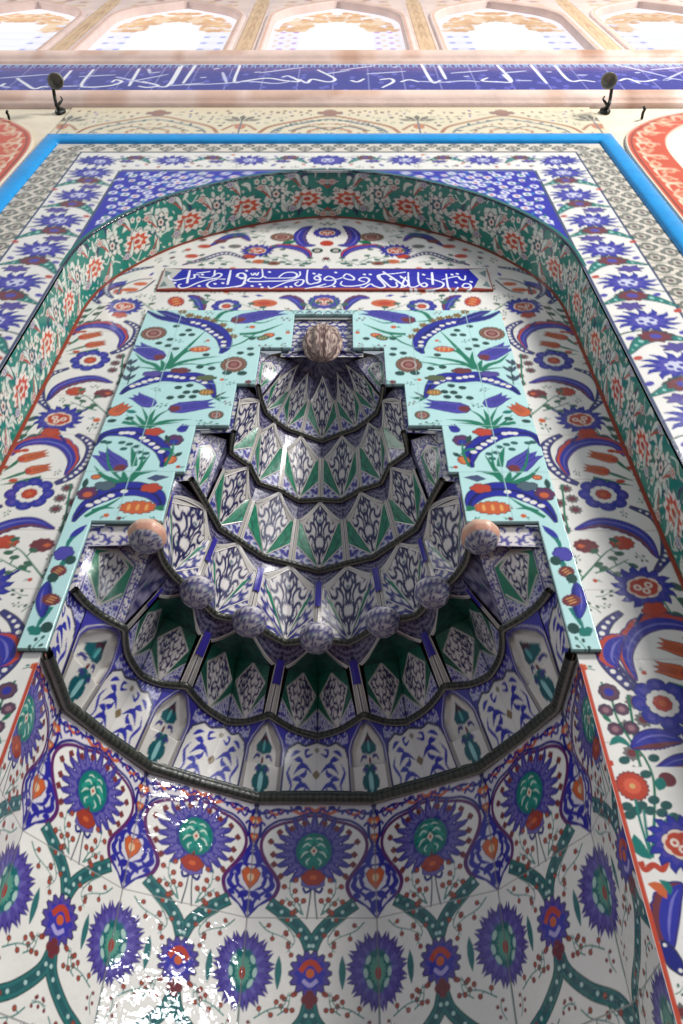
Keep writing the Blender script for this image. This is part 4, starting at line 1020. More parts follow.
# one flank of the folded recesses: its own pale kite between green slivers and blue corners
FLANK = Canvas(0, 1, 0, 1, 120, 130, L(24, 92, 72))  # green ground darkened to paint in the shade of the recess
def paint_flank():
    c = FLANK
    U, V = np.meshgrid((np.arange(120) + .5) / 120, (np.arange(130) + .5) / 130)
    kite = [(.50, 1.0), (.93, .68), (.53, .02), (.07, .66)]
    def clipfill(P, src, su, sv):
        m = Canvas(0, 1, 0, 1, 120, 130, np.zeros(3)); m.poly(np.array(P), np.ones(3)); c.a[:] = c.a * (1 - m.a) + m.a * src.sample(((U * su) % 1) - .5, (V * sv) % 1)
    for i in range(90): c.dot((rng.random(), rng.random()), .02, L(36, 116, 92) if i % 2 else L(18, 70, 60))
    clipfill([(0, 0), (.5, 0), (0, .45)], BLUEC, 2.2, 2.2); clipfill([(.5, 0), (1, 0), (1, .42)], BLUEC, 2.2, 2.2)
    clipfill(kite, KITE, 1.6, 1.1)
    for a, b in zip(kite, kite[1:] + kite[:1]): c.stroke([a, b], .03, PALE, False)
    c.stroke([(.5, .02), (0, .46)], .022, PALE, False); c.stroke([(.5, .02), (1, .44)], .022, PALE, False); c.rect(0, .02, 0, 1, L(20, 40, 40))  # dark strip at the inner edge paints the shade in the fold
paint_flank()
# frieze of the lowest tier
PAN = Canvas(-1, 1, 0, 1, 160, 130, L(62, 58, 160), sym=True)
def paint_pan():
    c = PAN; W1 = L(224, 220, 214)
    for k in range(14): c.dot((.05 + .07 * k, .93 - .05 * (k % 3)), .03, L(190, 190, 214)); c.dot((.6 + .03 * k, .8 + .05 * (k % 2)), .025, L(190, 190, 214))
    out = [(0, 0), (.97, 0), (.97, .55), (.9, .72), (.62, .86), (.36, .84), (0, .95)]
    c.poly(np.array(out + [(0, 0)]), L(60, 60, 90)); c.poly(np.array([(0, 0), (.93, 0), (.93, .54), (.86, .70), (.60, .82), (.36, .80), (0, .90)]), W1)
    ink = L(48, 52, 160)
    for y0, k in ((.16, 1), (.45, 1)):
        for P in (((.12, y0 - .05), (.32, y0 + .05), (.5, y0 + .03), (.66, y0 - .1)), ((.36, y0 + .05), (.5, y0 + .14), (.68, y0 + .12)), ((.3, y0 + .02), (.34, y0 - .08), (.5, y0 - .1))):
            c.stroke(P, .085, ink, True, (.15, .9, 1, .1))
    for P in (((.78, .05), (.70, .2), (.82, .36), (.74, .5)), ((.12, .72), (.3, .66), (.34, .74), (.22, .78)), ((.5, .72), (.66, .68), (.78, .6))): c.stroke(P, .07, ink, True, (.15, .9, 1, .1))
    c.poly([(0, .30), (.12, .38), (0, .46), (-.12, .38)], L(128, 108, 76)); c.poly([(0, -.02), (.12, .02), (0, .08), (-.12, .02)], L(180, 110, 80)); c.oval((0, .78), .07, .04, L(150, 140, 120))
    c.rect(0, .012, 0, .92, L(150, 146, 146))
paint_pan()
NIC = Canvas(-1, 1, 0, 1, 80, 130, L(62, 58, 160), sym=True)
def paint_nic():
    c = NIC; W1 = L(222, 218, 210)
    c.poly(np.array([(0, 0), (1, 0), (1, .66), (.84, .78), (.42, .92), (0, 1.0)]), L(206, 202, 196)); c.poly(np.array([(0, 0), (.95, 0), (.95, .66), (.78, .78), (.39, .915), (0, .99)]), L(58, 50, 150)); c.poly(np.array([(0, 0), (.88, 0), (.88, .66), (.70, .77), (.34, .89), (0, .96)]), L(130, 124, 116)); c.poly(np.array([(0, 0), (.83, 0), (.83, .65), (.65, .755), (.30, .87), (0, .94)]), W1)
    t = L(18, 92, 100)
    c.poly(np.array([(0, .86), (.12, .79), (.42, .70), (.36, .62), (.18, .60), (0, .57)]), t); c.oval((0, .76), .17, .055, L(70, 40, 56)); c.dot((0, .68), .07, L(90, 170, 170)); c.stroke([(.14, .56), (.36, .57), (.46, .52)], .05, L(60, 62, 130)); c.dot((0, .50), .05, MAROON)
    c.rect(0, .86, .43, .455, L(126, 112, 96)); c.rect(.86, 1, 0, .44, L(150, 144, 140))
    c.poly(place(lobed(6, 1, .35, 1, .62), (0, .21), .42), t); c.dot((0, .21), .12, L(150, 205, 205)); c.stroke([(.1, .35), (.26, .375), (.36, .35)], .05, L(60, 62, 130)); c.stroke([(.1, .06), (.26, .035), (.36, .06)], .05, L(60, 62, 130))
paint_nic()
ENDC = Canvas(-1, 1, 0, 1, 130, 130, PALE, sym=True)
def paint_end():
    c = ENDC
    U, V = np.meshgrid((np.arange(130) + .5) / 65 - 1, (np.arange(130) + .5) / 130)
    def cf(P, src, su, sv):
        m = Canvas(-1, 1, 0, 1, 130, 130, np.zeros(3), sym=True); m.poly(np.array(P), np.ones(3)); c.a[:] = c.a * (1 - m.a) + m.a * src.sample(((np.abs(U) * su) % 1) - .5, (V * sv) % 1)
    cf([(0, 0), (1, 0), (1, 1), (0, 1)], FILLC, 1.6, 2); c.poly(np.array([(0, .86), (.72, .74), (.76, 0), (0, 0)]), L(58, 56, 130)); c.poly(np.array([(0, .84), (.68, .72), (.70, 0), (0, 0)]), PALE)
    c.poly(np.array([(0, .78), (.66, .70), (.68, .32), (0, .04)]), L(34, 122, 92)); cf([(0, .04), (.68, .31), (.68, 0), (0, 0)], BLUEC, 1.6, 2.2); c.stroke([(0, .05), (.62, .34)], .03, PALE, False)
    cf([(0, .80), (.52, .66), (0, .06)], KITE, 1.1, 1.2); c.stroke([(0, .80), (.52, .66)], .03, PALE, False); c.stroke([(.52, .66), (0, .06)], .03, PALE, False)
paint_end()
hood = tag(empty('stalactite_hood', (0, 1, .78)), 'large tiled stalactite vault of five tiers crowning the niche', 'niche hood')
def mid_of(k): return (0, 1, RINGS[k][0])
tiers = []
for k in range(6):
    t = empty('tier', mid_of(k), hood); tiers.append(t)
    if k == 0:
        for j0 in (0, -2, 2, -4, 4, -6, 6):
            lo, hi = (-.63, .63) if abs(j0) < 6 else ((-.63, 0) if j0 > 0 else (0, .63))
            mb = MB(); dj = np.linspace(lo, hi, 58 if abs(j0) < 6 else 30); v = np.linspace(0, 1, 60)
            G = np.array([[surf(0, j0 + d, q, .003) for d in dj] for q in v])
            mb.grid(G, PAN.sample(np.repeat(dj[None] / .64, 60, 0), np.repeat(v[:, None], len(dj), 1)))
            mb.build('frieze_tile', MUQ, t)
        for j0 in (-5, -3, -1, 1, 3, 5):
            mb = MB(); dj = np.linspace(-.37, .37, 38); v = np.linspace(0, 1, 60)
            def dep(d, q):
                x = abs(d) / .37; arch_ = .84 - 1.05 * max(0, q - .66) / .34 * .8
                if x > max(.05, arch_) : return .005
                return .004 - .014 * min(1, (max(.05, arch_) - x) * 9) * (1 if q > .44 else .12)
            G = np.array([[surf(0, j0 + d, q, dep(d, q)) for d in dj] for q in v])
            mb.grid(G, NIC.sample(np.repeat(dj[None] / .37, 60, 0), np.repeat(v[:, None], len(dj), 1)))
            mb.build('pointed_niche', MUQ, t)
        continue
    js = [0, -2, 2, -4, 4, -6, 6] if k % 2 else [-1, 1, -3, 3, -5, 5]
    for j0 in js:
        sides = (-1, 1) if abs(j0) < 6 else ((-1,) if j0 > 0 else (1,))
        if k in (1, 3, 5) and abs(j0) == 6:
            s_ = 1 if j0 > 0 else -1; mb = MB()
            zl, zu = RINGS[k][0] + .003, RINGS[k + 1][0]; xe = RINGS[k][1][-1][0]; xu = RINGS[k + 1][1][-1][0]
            BL, BR = np.array([s_ * xe, 1.004, zl]), np.r_[ring(k, 5 * s_), zl]
            TR, TL = np.array([s_ * (xu + .01), 1.022, zu + .012 * (k == 1)]), np.array([s_ * (xe + .002), 1.005, zu + .042 * (k == 1) + .01])
            quad(mb, BL, BR, TR, TL, ENDC, ((-1, 0), (1, 0), (1, 1), (-1, 1)), 70, 70); quad(mb, BR, BR, np.r_[ring(k + 1, 5 * s_), zu], TR, DARKC, ((-.3, 0), (-.3, 0), (.3, .6), (-.3, .6)), 12, 12); mb.build('stalactite_cell', MUQ, t, smooth=False); continue
        cell(k, j0, sides, k in (1, 5)).build('stalactite_cell', MUQ, t, smooth=False)
mb = MB()
G = []
for k in range(7):
    row_ = []
    for j in np.linspace(-6, 6, 61):
        e_ = ring(k, j); d = np.array([e_[0], e_[1] - 1]); n = np.linalg.norm(d); e2 = e_ + d / n * (.14 if k == 2 else .05); row_.append((e2[0], max(e2[1], 1.006), RINGS[k][0] + .004 * (k == 0)))
    G.append(row_)
G.append([(x * .3, 1 + (y - 1) * .3 + .004, z + .03) for x, y, z in G[-1]])
mb.grid(np.array(G), L(120, 112, 104)); mb.build('masonry_core', STONE, hood)
# roped mouldings along the rings
ROPE = material('dark_rope_glaze', .35, .5, True, bump=.2, bscale=90, var=.1, vscale=40)
def tube(mb, P, r, C=None, n=12, caps=True):
    P = np.asarray(P, float); d = np.gradient(P, axis=0); d /= np.maximum(np.linalg.norm(d, axis=1, keepdims=True), 1e-9)
    ref = np.tile([0, 0, 1.0], (len(P), 1)); ref[np.abs(d[:, 2]) > .9] = (0, 1, 0)
    a = np.cross(d, ref); a /= np.linalg.norm(a, axis=1, keepdims=True); b = np.cross(d, a)
    r = np.broadcast_to(r, (len(P),)); th = np.linspace(0, 2 * pi, n, endpoint=False)
    G = P[:, None] + r[:, None, None] * (a[:, None] * np.cos(th)[None, :, None] + b[:, None] * np.sin(th)[None, :, None])
    mb.grid(G, C if C is not None else np.ones(3) * .5, close=True)
for k in range(0, 6):
    jj = np.linspace(-6, 6, 260)
    P = np.array([np.r_[ring(k, j), RINGS[k][0]] for j in jj])
    P2 = P.copy()
    d = np.stack([-P2[:, 0], 1 - P2[:, 1]], 1); n = np.maximum(np.linalg.norm(d, axis=1, keepdims=True), 1e-6)
    P2[:, :2] += d / n * .007
    sl_ = np.r_[0, np.cumsum(np.linalg.norm(np.diff(P2, axis=0), axis=1))]
    # resample evenly so the beads are even
    m = 420; q = np.linspace(0, sl_[-1], m); Q = np.stack([np.interp(q, sl_, P2[:, i]) for i in range(3)], 1)
    r0 = .0098 if k == 0 else (.0074 if k < 4 else .0062)
    ph = (q / .0115) % 1
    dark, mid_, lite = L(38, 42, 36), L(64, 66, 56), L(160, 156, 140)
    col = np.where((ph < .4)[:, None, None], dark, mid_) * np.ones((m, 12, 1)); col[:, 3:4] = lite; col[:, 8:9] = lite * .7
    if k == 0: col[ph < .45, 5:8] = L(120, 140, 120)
    mb = MB(); tube(mb, Q, r0 * (1 + .03 * np.cos(ph * 2 * pi)), col)
    if k == 0:       # the lowest one rides on a dark cavetto
        Q2 = Q.copy(); Q2[:, 2] += .012; dd = np.stack([-Q2[:, 0], 1 - Q2[:, 1]], 1); Q2[:, :2] += dd / np.maximum(np.linalg.norm(dd, axis=1, keepdims=True), 1e-6) * -.004
        tube(mb, Q2, .006, L(60, 70, 66))
    mb.build('rope_moulding', ROPE, tiers[k])
# bosses hanging from the second ring
BOSS = arabesque(80, 80, L(206, 200, 200), L(72, 70, 124), 21, 7, L(80, 150, 138), None, .05, 4)
PINK = L(214, 160, 136); BOSSM = material('boss_glaze', .38, .4, True, bump=.2, bscale=50, var=.1, vscale=20)
for j in (0, -2, 2, -4, 4, -6, 6):
    e_ = ring(2, j); d = np.array([-e_[0], 1 - e_[1]]); d /= np.linalg.norm(d)
    o = np.array([e_[0] + d[0] * .012, e_[1] + d[1] * .012, RINGS[2][0] - .008])
    if abs(j) == 6: o = np.array([e_[0] * 1.04, .985, RINGS[2][0] + .008])
    th = np.linspace(0, 2 * pi, 41); ph = np.linspace(-pi / 2, pi / 2, 26)
    facet = lambda a: 1 - .045 * abs(cos(4 * a))
    r = .0355
    G = np.array([[o + r * np.array([cos(p_) * cos(a) * facet(a), cos(p_) * sin(a) * facet(a), sin(p_) * (1.0 if p_ < 0 else .6)]) for a in th] for p_ in ph])
    U = np.repeat(((np.arange(41) * 5 / 40) % 1)[None] - .5, 26, 0); V_ = np.repeat(np.linspace(0.02, .98, 26)[:, None], 41, 1)
    C = BOSS.sample(U * .96, V_).copy()
    if abs(j) == 6:          # the two end bosses are mended with bare pink plaster
        C[ph > -.5] = PINK; C[ph > -.1] = L(220, 178, 154)
    mb = MB(); mb.grid(G, C)
    b = mb.build('boss', BOSSM, tiers[1])
    if abs(j) == 6: b['label'] = 'end boss mended with pink plaster'
# flat faces left between the ring ends and the stepped panel
zs = np.linspace(.80, 1.712, 240)
ends = ([r[0] for r in RINGS], [r[1][-1][0] for r in RINGS])
mb = MB()
for s in (-1, 1):
    t = np.linspace(0, 1, 60)
    a = np.array([ends[1][max(i for i in range(6) if ends[0][i] <= max(z, .7921))] for z in zs]) - .003; b = np.array([min(xin(z - .004) , .41) + .022 for z in zs]); b = np.maximum(b, a + .002)
    X = s * (a[:, None] + (b - a)[:, None] * t[None]); Z = np.repeat(zs[:, None], 60, 1)
    P = np.stack([X, np.full_like(X, 1.004), Z], -1)
    mb.grid(P, FILLC.sample((np.abs(X) / .12) % 1 - .5, (Z / .13) % 1))
mb.build('end_plate', MUQ, hood)
MATTE = material('worn_painted_tile', .55, .3, True, bump=.25, bscale=60, var=.15, vscale=25)
# crowning plate and shell
mb = MB()
sheet(mb, np.linspace(1.70, 1.90, 70), -.10, .10, 80, 1.006, None, None, None)
X = np.linspace(-.10, .10, 80); mb.c[-1] = WHC.sample(np.repeat(((np.abs(X) / .10) % 1 - .5)[None], 70, 0), np.repeat(((np.linspace(1.70, 1.90, 70) / .08) % 1)[:, None], 80, 1)).reshape(-1, 3)
G = np.array([[np.r_[(ring(6, j) - [0, 1]) * f + [0, 1], 1.714 + .012 * (1 - f)] for j in np.linspace(-6, 6, 49)] for f in np.linspace(0, 1.0, 8)])
mb.grid(G, DARKC.sample(np.repeat(np.linspace(0, 7, 49)[None] % 1 - .5, 8, 0), np.repeat(np.linspace(.1, .9, 8)[:, None], 49, 1)))
mb.build('crown_plate', MUQ, hood)
SHELL = arabesque(100, 100, L(190, 168, 154), L(98, 72, 70), 31, 8, L(120, 150, 130), None, .06)
th = np.linspace(0, pi, 61); ph = np.linspace(-pi / 2, pi / 2, 40)
G = []
for p_ in ph:
    row_ = []
    for a in th:
        fl = 1 + .07 * cos(a * 10)
        r_ = cos(p_) ** .8 if cos(p_) > 0 else 0
        row_.append((.047 * r_ * fl * cos(a), 1.004 - .036 * r_ * fl * sin(a), 1.762 + (.088 if p_ < 0 else .07) * sin(p_)))
    G.append(row_)
mb = MB(); mb.grid(np.array(G), SHELL.sample(np.repeat(((np.arange(61) / 20) % 1)[None] - .5, 40, 0) * .98, np.repeat(np.linspace(.02, .98, 40)[:, None], 61, 1)))
mb.build('shell', MATTE, hood)['label'] = 'fluted brownish shell'

# ================================================================== inscription frieze, cornices, upper windows
def cornice(name, z0, prof, x=3.0):
    mb = MB(); xs = np.linspace(-x, x, 160)
    G = np.array([[(xx, YF - o, z0 + dz) for xx in xs] for o, dz in prof])
    base = L(232, 204, 190)
    C = np.tile(base, (len(prof), 160, 1)) * (1 + .05 * np.sin(xs * 37)[None, :, None] * np.cos(xs * 11)[None, :, None])
    for k in range(26):
        i = rng.integers(0, 150); C[rng.integers(0, 5):, i:i + rng.integers(1, 6)] *= np.array([.84, .76, .70])
    mb.grid(G, C)
    return tag(mb.build(name, STONE), kind='structure')
cornice('trim_1', 3.219, [(-.012, 0), (.012, .004), (.012, .014), (.022, .02), (.034, .045), (.037, .075), (.033, .1), (.02, .112), (.02, .121), (0, .124)])
cornice('trim_2', 3.85, [(-.012, 0), (.014, .004), (.014, .012), (.026, .02), (.038, .04), (.042, .07), (.036, .094), (.02, .104), (0, .11)])
ZF0, ZF1 = 3.30, 3.856
CF = Canvas(-1.72, 1.72, ZF0, ZF1, 1500, 130, L(40, 38, 142), vknots(ZF0, ZF1, YF))
def paint_frieze():
    c = CF; k = 180 / 683; W1 = L(240, 240, 246); W2 = L(198, 200, 230)
    f = [zoomed(0, 55, k, YF), zoomed(170, 55, k, YF), zoomed(340, 55, k, YF), zoomed(503, 55, k, YF)]
    for x in np.arange(-1.7, 1.72, .142): c.rect(x, x + .004, ZF0, ZF1, L(140, 140, 200))
    for x in np.arange(-1.72, 1.72, .036):
        c.oval((x, ZF1 - .03), .017, .05, L(120, 170, 215)); c.oval((x, ZF1 - .05), .009, .03, L(40, 44, 140))
    c.rect(-1.72, 1.72, ZF1 - .018, ZF1, L(216, 200, 200))
    for i in range(150):
        o = (rng.uniform(-1.7, 1.7), rng.uniform(3.42, 3.74)); c.oval(o, .012, .02, L(84, 84, 180)); 
    def st(i, *p, w=.0135, col=W1): c.stroke(f[i](*p), w, col, True, (.8, 1, 1, .7))
    def fl(i, *p): c.stroke(f[i](*p), .0145, W2, True, (.7, 1, 1, .5))
    st(0, (65, 92), (95, 112), (130, 132), (165, 124), (185, 126)); st(0, (272, 62), (225, 116)); st(0, (357, 58), (310, 116), (340, 126), (420, 120), (462, 106), (440, 98), (425, 108)); st(0, (530, 55), (490, 122))
    fl(0, (440, 87), (560, 112)); st(0, (540, 104), (600, 120), (560, 127), (525, 122)); st(0, (683, 48), (640, 118), (600, 124)); fl(0, (0, 92), (200, 76)); fl(0, (300, 86), (440, 79)); fl(0, (490, 106), (640, 77)); st(0, (20, 112), (0, 124)); fl(0, (0, 122), (40, 128)); fl(0, (565, 56), (570, 74)); fl(0, (575, 72), (610, 68)); fl(0, (190, 124), (300, 122))
    st(1, (48, 42), (5, 116)); st(1, (98, 42), (50, 112)); st(1, (267, 42), (245, 105), (285, 102), (370, 92), (440, 102), (490, 104), (450, 84), (425, 88)); fl(1, (0, 121), (130, 110)); st(1, (560, 60), (625, 94), (600, 106), (540, 96), (520, 110), (490, 96)); fl(1, (340, 72), (510, 50)); fl(1, (590, 76), (683, 62)); fl(1, (60, 118), (200, 112), (300, 104), (400, 112), (470, 102)); fl(1, (115, 90), (140, 88)); fl(1, (165, 58), (190, 54)); fl(1, (320, 70), (345, 68)); fl(1, (200, 70), (215, 110))
    fl(2, (0, 62), (135, 44)); fl(2, (100, 76), (250, 66)); st(2, (308, 38), (350, 106), (382, 100)); st(2, (374, 44), (402, 96)); st(2, (595, 42), (650, 102), (600, 106), (540, 102), (560, 90)); st(2, (40, 100), (66, 106), (92, 94)); st(2, (150, 98), (190, 94), (202, 106), (160, 128)); st(2, (230, 106), (262, 98), (300, 106)); fl(2, (400, 106), (480, 102), (530, 106)); fl(2, (420, 73), (560, 62)); fl(2, (200, 50), (222, 48)); fl(2, (470, 86), (490, 84)); fl(2, (300, 104), (420, 108))
    st(3, (0, 78), (30, 106)); st(3, (105, 42), (166, 112)); st(3, (195, 42), (250, 100), (302, 100), (350, 106)); fl(3, (430, 40), (620, 86)); fl(3, (683, 66), (612, 100), (640, 94), (683, 100)); st(3, (440, 102), (472, 94), (520, 112)); st(3, (500, 102), (540, 104), (582, 96)); fl(3, (50, 100), (110, 102)); fl(3, (165, 68), (185, 68)); fl(3, (280, 80), (320, 80)); fl(3, (500, 72), (520, 70)); fl(3, (0, 72), (90, 64)); fl(3, (560, 60), (683, 50))
paint_frieze()
mb = MB(); sheet(mb, rows_for(ZF0 - .0, ZF1, YF, 2.4), -1.72, 1.72, 1100, YF - .004, CF, .009)
tag(mb.build('inscription_frieze', TILE), 'long dark blue tile frieze with white flowing lettering between two stone cornices', 'inscription')

# upper storey: bays with arched stained-glass windows
BW, HW, ZW0, ZWS, ZWA = .845, .33, 3.97, 4.80, 5.30
WARC = smoothed(np.array([(HW, ZWS), (HW * .985, ZWS + .1), (HW * .9, ZWS + .2), (HW * .72, ZWS + .3), (HW * .42, ZWS + .39), (0, ZWA)]), 6)
def wx(z, g=0.0):
    zz_, xx_ = WARC[:, 1] + g * 1.0 * np.linspace(0, 1, len(WARC)), WARC[:, 0] + g * np.linspace(1, 0, len(WARC)) ** .5
    if z <= zz_[0]: return HW + g
    return float(np.interp(z, zz_, xx_)) if z < zz_[-1] else 0.0
CU = Canvas(-BW / 2, BW / 2, 3.9, 5.9, 300, 160, L(232, 208, 196), None, sym=True)
def paint_bay():
    c = CU
    c.rect(.385, BW / 2, 3.9, 5.9, L(226, 196, 160))
    for k in range(64):
        z = 3.9 + .028 * k; c.stroke([(.405, z), (.4225, z + .02)], .007, L(176, 128, 92), False); c.stroke([(.392, z + .012), (.402, z + .02)], .006, L(200, 160, 120), False)
    c.rect(.383, .388, 3.9, 5.9, L(190, 150, 120)); c.rect(.365, .369, 3.9, 5.9, L(214, 196, 206))
    for k in range(40):
        o = (rng.uniform(.02, .3), rng.uniform(5.18, 5.6)); c.poly(place(lobed(3, 1, .4), o, .022, rng.random() * 6), L(208, 168, 120) if k % 3 else L(190, 150, 150))
paint_bay()
mb = MB()
for i in range(-3, 4):
    xc = .01 + i * BW
    for s in (-1, 1):
        zs = np.concatenate([np.linspace(ZW0 - .02, ZWS, 14), np.linspace(ZWS, ZWA, 16)[1:]])
        t = np.linspace(0, 1, 40)
        X = np.array([[s * (wx(z) + (BW / 2 - wx(z)) * q) for q in t] for z in zs]); Z = np.repeat(zs[:, None], 40, 1)
        mb.grid(np.stack([X + xc, np.full_like(X, YF + .004), Z], -1), CU.sample(X, Z))
    xs = np.linspace(-BW / 2, BW / 2, 60); zs = np.linspace(ZWA, 5.9, 14); X, Z = np.meshgrid(xs, zs)
    mb.grid(np.stack([X + xc, np.full_like(X, YF + .004), Z], -1), CU.sample(X, Z))
tag(mb.build('wall_upper', STONE), kind='structure')
def pane_canvas(v):
    c = Canvas(-HW, HW, ZW0, ZWA, 200, 160, L(250, 250, 252), None, sym=True)
    blue = L(120, 140, 225)
    c.rect(.18, HW, ZW0, ZWA, L(240, 238, 248))
    if v == 0:
        for z in np.arange(ZW0 + .1, 4.9, .12):
            for x in (.205, .27): c.dot((x, z), .014, L(188, 120, 214)); c.dot((x + .03, z + .06), .012, L(236, 190, 140))
    else:
        for z in np.arange(ZW0 + .08, 4.9, .13):
            c.rect(.186, .29, z, z + .012, L(196, 200, 236)); c.dot((.2, z), .016, blue); c.dot((.28, z), .016, blue)
        if v == 2:
            for k in range(20): c.rect(0, .17, ZW0 + .05 * k, ZW0 + .05 * k + .006, L(222, 226, 244)); c.rect(.01 * k, .01 * k + .003, ZW0, 4.7, L(226, 230, 246))
    for k in range(70):
        a = pi / 2 * rng.random(); r = .17 + .15 * rng.random()
        c.poly(place(lobed(3, 1, .45), (r * cos(a) * .95, 4.70 + r * 1.5 * sin(a)), .034, a * 9), [L(226, 178, 120), L(214, 160, 110), L(238, 206, 170)][k % 3])
    c.poly(np.vstack([WARC * np.array([1, 1]), WARC[::-1] * np.array([.9, 1]) - np.array([0, .05])]), L(244, 240, 246))
    for z in (4.2, 4.45): c.rect(0, HW, z, z + .006, L(222, 222, 236))
    return c
PC = [pane_canvas(0), pane_canvas(1), pane_canvas(2)]
for n_, i in enumerate(range(-2, 3)):
    xc = .01 + i * BW
    w = tag(empty('window_%d' % (n_ + 1), (xc, YF, ZW0)), kind='structure')
    zs = np.concatenate([np.linspace(ZW0, ZWS, 40), np.linspace(ZWS, ZWA - .001, 30)[1:]])
    t = np.linspace(-1, 1, 110); X = np.array([[wx(z) * q for q in t] for z in zs]); Z = np.repeat(zs[:, None], 110, 1)
    mb = MB(); mb.grid(np.stack([X + xc, np.full_like(X, YF + .035), Z], -1), PC[0 if i == 0 else (2 if abs(i) == 2 else 1)].sample(X, Z)); mb.build('pane', GLASS, w)
    out = np.vstack([[(HW, z) for z in np.linspace(ZW0, ZWS, 12)[:-1]], WARC]); out = np.vstack([out, out[::-1][1:] * np.array([-1, 1])])
    pf = [(0, .036), (0, .002), (.006, -.006), (.016, -.004), (.024, -.008), (.034, -.004), (.04, .004)]
    dd = np.gradient(out, axis=0); dd /= np.linalg.norm(dd, axis=1, keepdims=True); nn = np.stack([dd[:, 1], -dd[:, 0]], 1)
    G = np.array([[(xc + p[0] + q[0] * g, YF + o, p[1] + q[1] * g) for g, o in pf] for p, q in zip(out, nn)])
    mb = MB(); cc = np.tile(L(232, 206, 196), (len(out), len(pf), 1)); cc[:, 3:4] = L(222, 176, 150)
    mb.grid(G, cc); mb.build('frame', STONE, w)

# ------------------------------------------------------------------ orange bordered arched panels at either side
def side_panel(s):
    xc = 1.36
    OUT = np.array([(.962, .5), (.962, 2.5), (.968, 2.72), (1.0, 2.87), (1.06, 2.97), (1.16, 3.07), (1.27, 3.135), (1.36, 3.16)])
    INN = np.array([(1.095, .5), (1.095, 2.5), (1.10, 2.70), (1.125, 2.82), (1.165, 2.90), (1.23, 2.98), (1.30, 3.02), (1.36, 3.035)])
    o_, i_ = smoothed(OUT[1:], 6), smoothed(INN[1:], 6)
    xo = lambda z: .962 if z < 2.5 else float(np.interp(z, o_[:, 1], o_[:, 0])); xi = lambda z: 1.095 if z < 2.5 else float(np.interp(z, i_[:, 1], i_[:, 0]))
    c = Canvas(.94, 1.78, .5, 3.2, 460, 560, L(206, 84, 50), vknots(.5, 3.2, YF))
    for q in (0, 1):
        for P, w, col in ((o_, .012, L(232, 214, 190)), (i_, .016, L(236, 220, 200)), (o_ + (.016, -.012), .005, L(120, 60, 50))):
            Q = np.vstack([[(P[0, 0], .5)], P]); Q = Q if q == 0 else Q * np.array([-1, 1]) + np.array([2 * xc, 0]); c.poly(ribbon(Q, w), col)
    mid = np.vstack([[(1.028, .5)], (smoothed((OUT + INN)[1:] / 2, 8))]); sl2 = np.r_[0, np.cumsum(np.linalg.norm(np.diff(mid, axis=0), axis=1))]
    for t in np.arange(.03, sl2[-1], .062):
        p = np.array([np.interp(t, sl2, mid[:, i]) for i in (0, 1)]); k = int(t / .062)
        for m in (0, 1):
            P = place([(-.045, -.02), (-.015, .03), (.02, .018), (.045, -.012)], p, 1, .5 + (k % 2) * 1.4)
            P2 = place(lobed(4, 1, .4, 1.5, .8), p + np.array([.012 * (-1) ** k, .01]), .022, k)
            if m: P = P * np.array([-1, 1]) + np.array([2 * xc, 0]); P2 = P2 * np.array([-1, 1]) + np.array([2 * xc, 0])
            c.poly(ribbon(smoothed(P), .013, (.2, 1, 1, .2)), L(232, 206, 176)); c.poly(P2, L(224, 176, 140)); c.poly(place(P2, (0, 0), 1) * .5 + P2.mean(0) * .5, L(206, 96, 60))
    t = tag(empty('arched_panel', (s * xc, YF, .5)), 'orange tile bordered arched white panel on the wall %s of the niche frame' % ('left' if s < 0 else 'right'), 'wall panel', 'orange bordered panels beside the niche')
    zs = rows_for(.5, 3.034, YF, 1.6); n = 60
    mb = MB()
    T = np.linspace(0, 1, n)
    for side in (0, 1):
        X = np.array([[xo(z) + (xi(z) - xo(z)) * q for q in T] for z in zs]); X = X if side == 0 else 2 * xc - X; Z = np.repeat(zs[:, None], n, 1)
        mb.grid(np.stack([s * X, np.full_like(X, YF - .004), Z], -1), c.sample(X, Z), (0, .0105, 0))
    zt_ = np.linspace(3.034, 3.159, 24); X = np.array([[xo(z) + (2 * xc - 2 * xo(z)) * q for q in np.linspace(0, 1, 110)] for z in zt_]); Z = np.repeat(zt_[:, None], 110, 1)
    mb.grid(np.stack([s * X, np.full_like(X, YF - .004), Z], -1), c.sample(X, Z), (0, .0105, 0))
    mb.build('tile_border', TILE, t)
    mb = MB(); X = np.array([[xi(z) + (2 * xc - 2 * xi(z)) * q for q in np.linspace(0, 1, 20)] for z in zs]); Z = np.repeat(zs[:, None], 20, 1)
    mb.grid(np.stack([s * X, np.full_like(X, YF + .002), Z], -1), L(222, 216, 216)); mb.build('plaster_field', STONE, t)
side_panel(-1); side_panel(1)

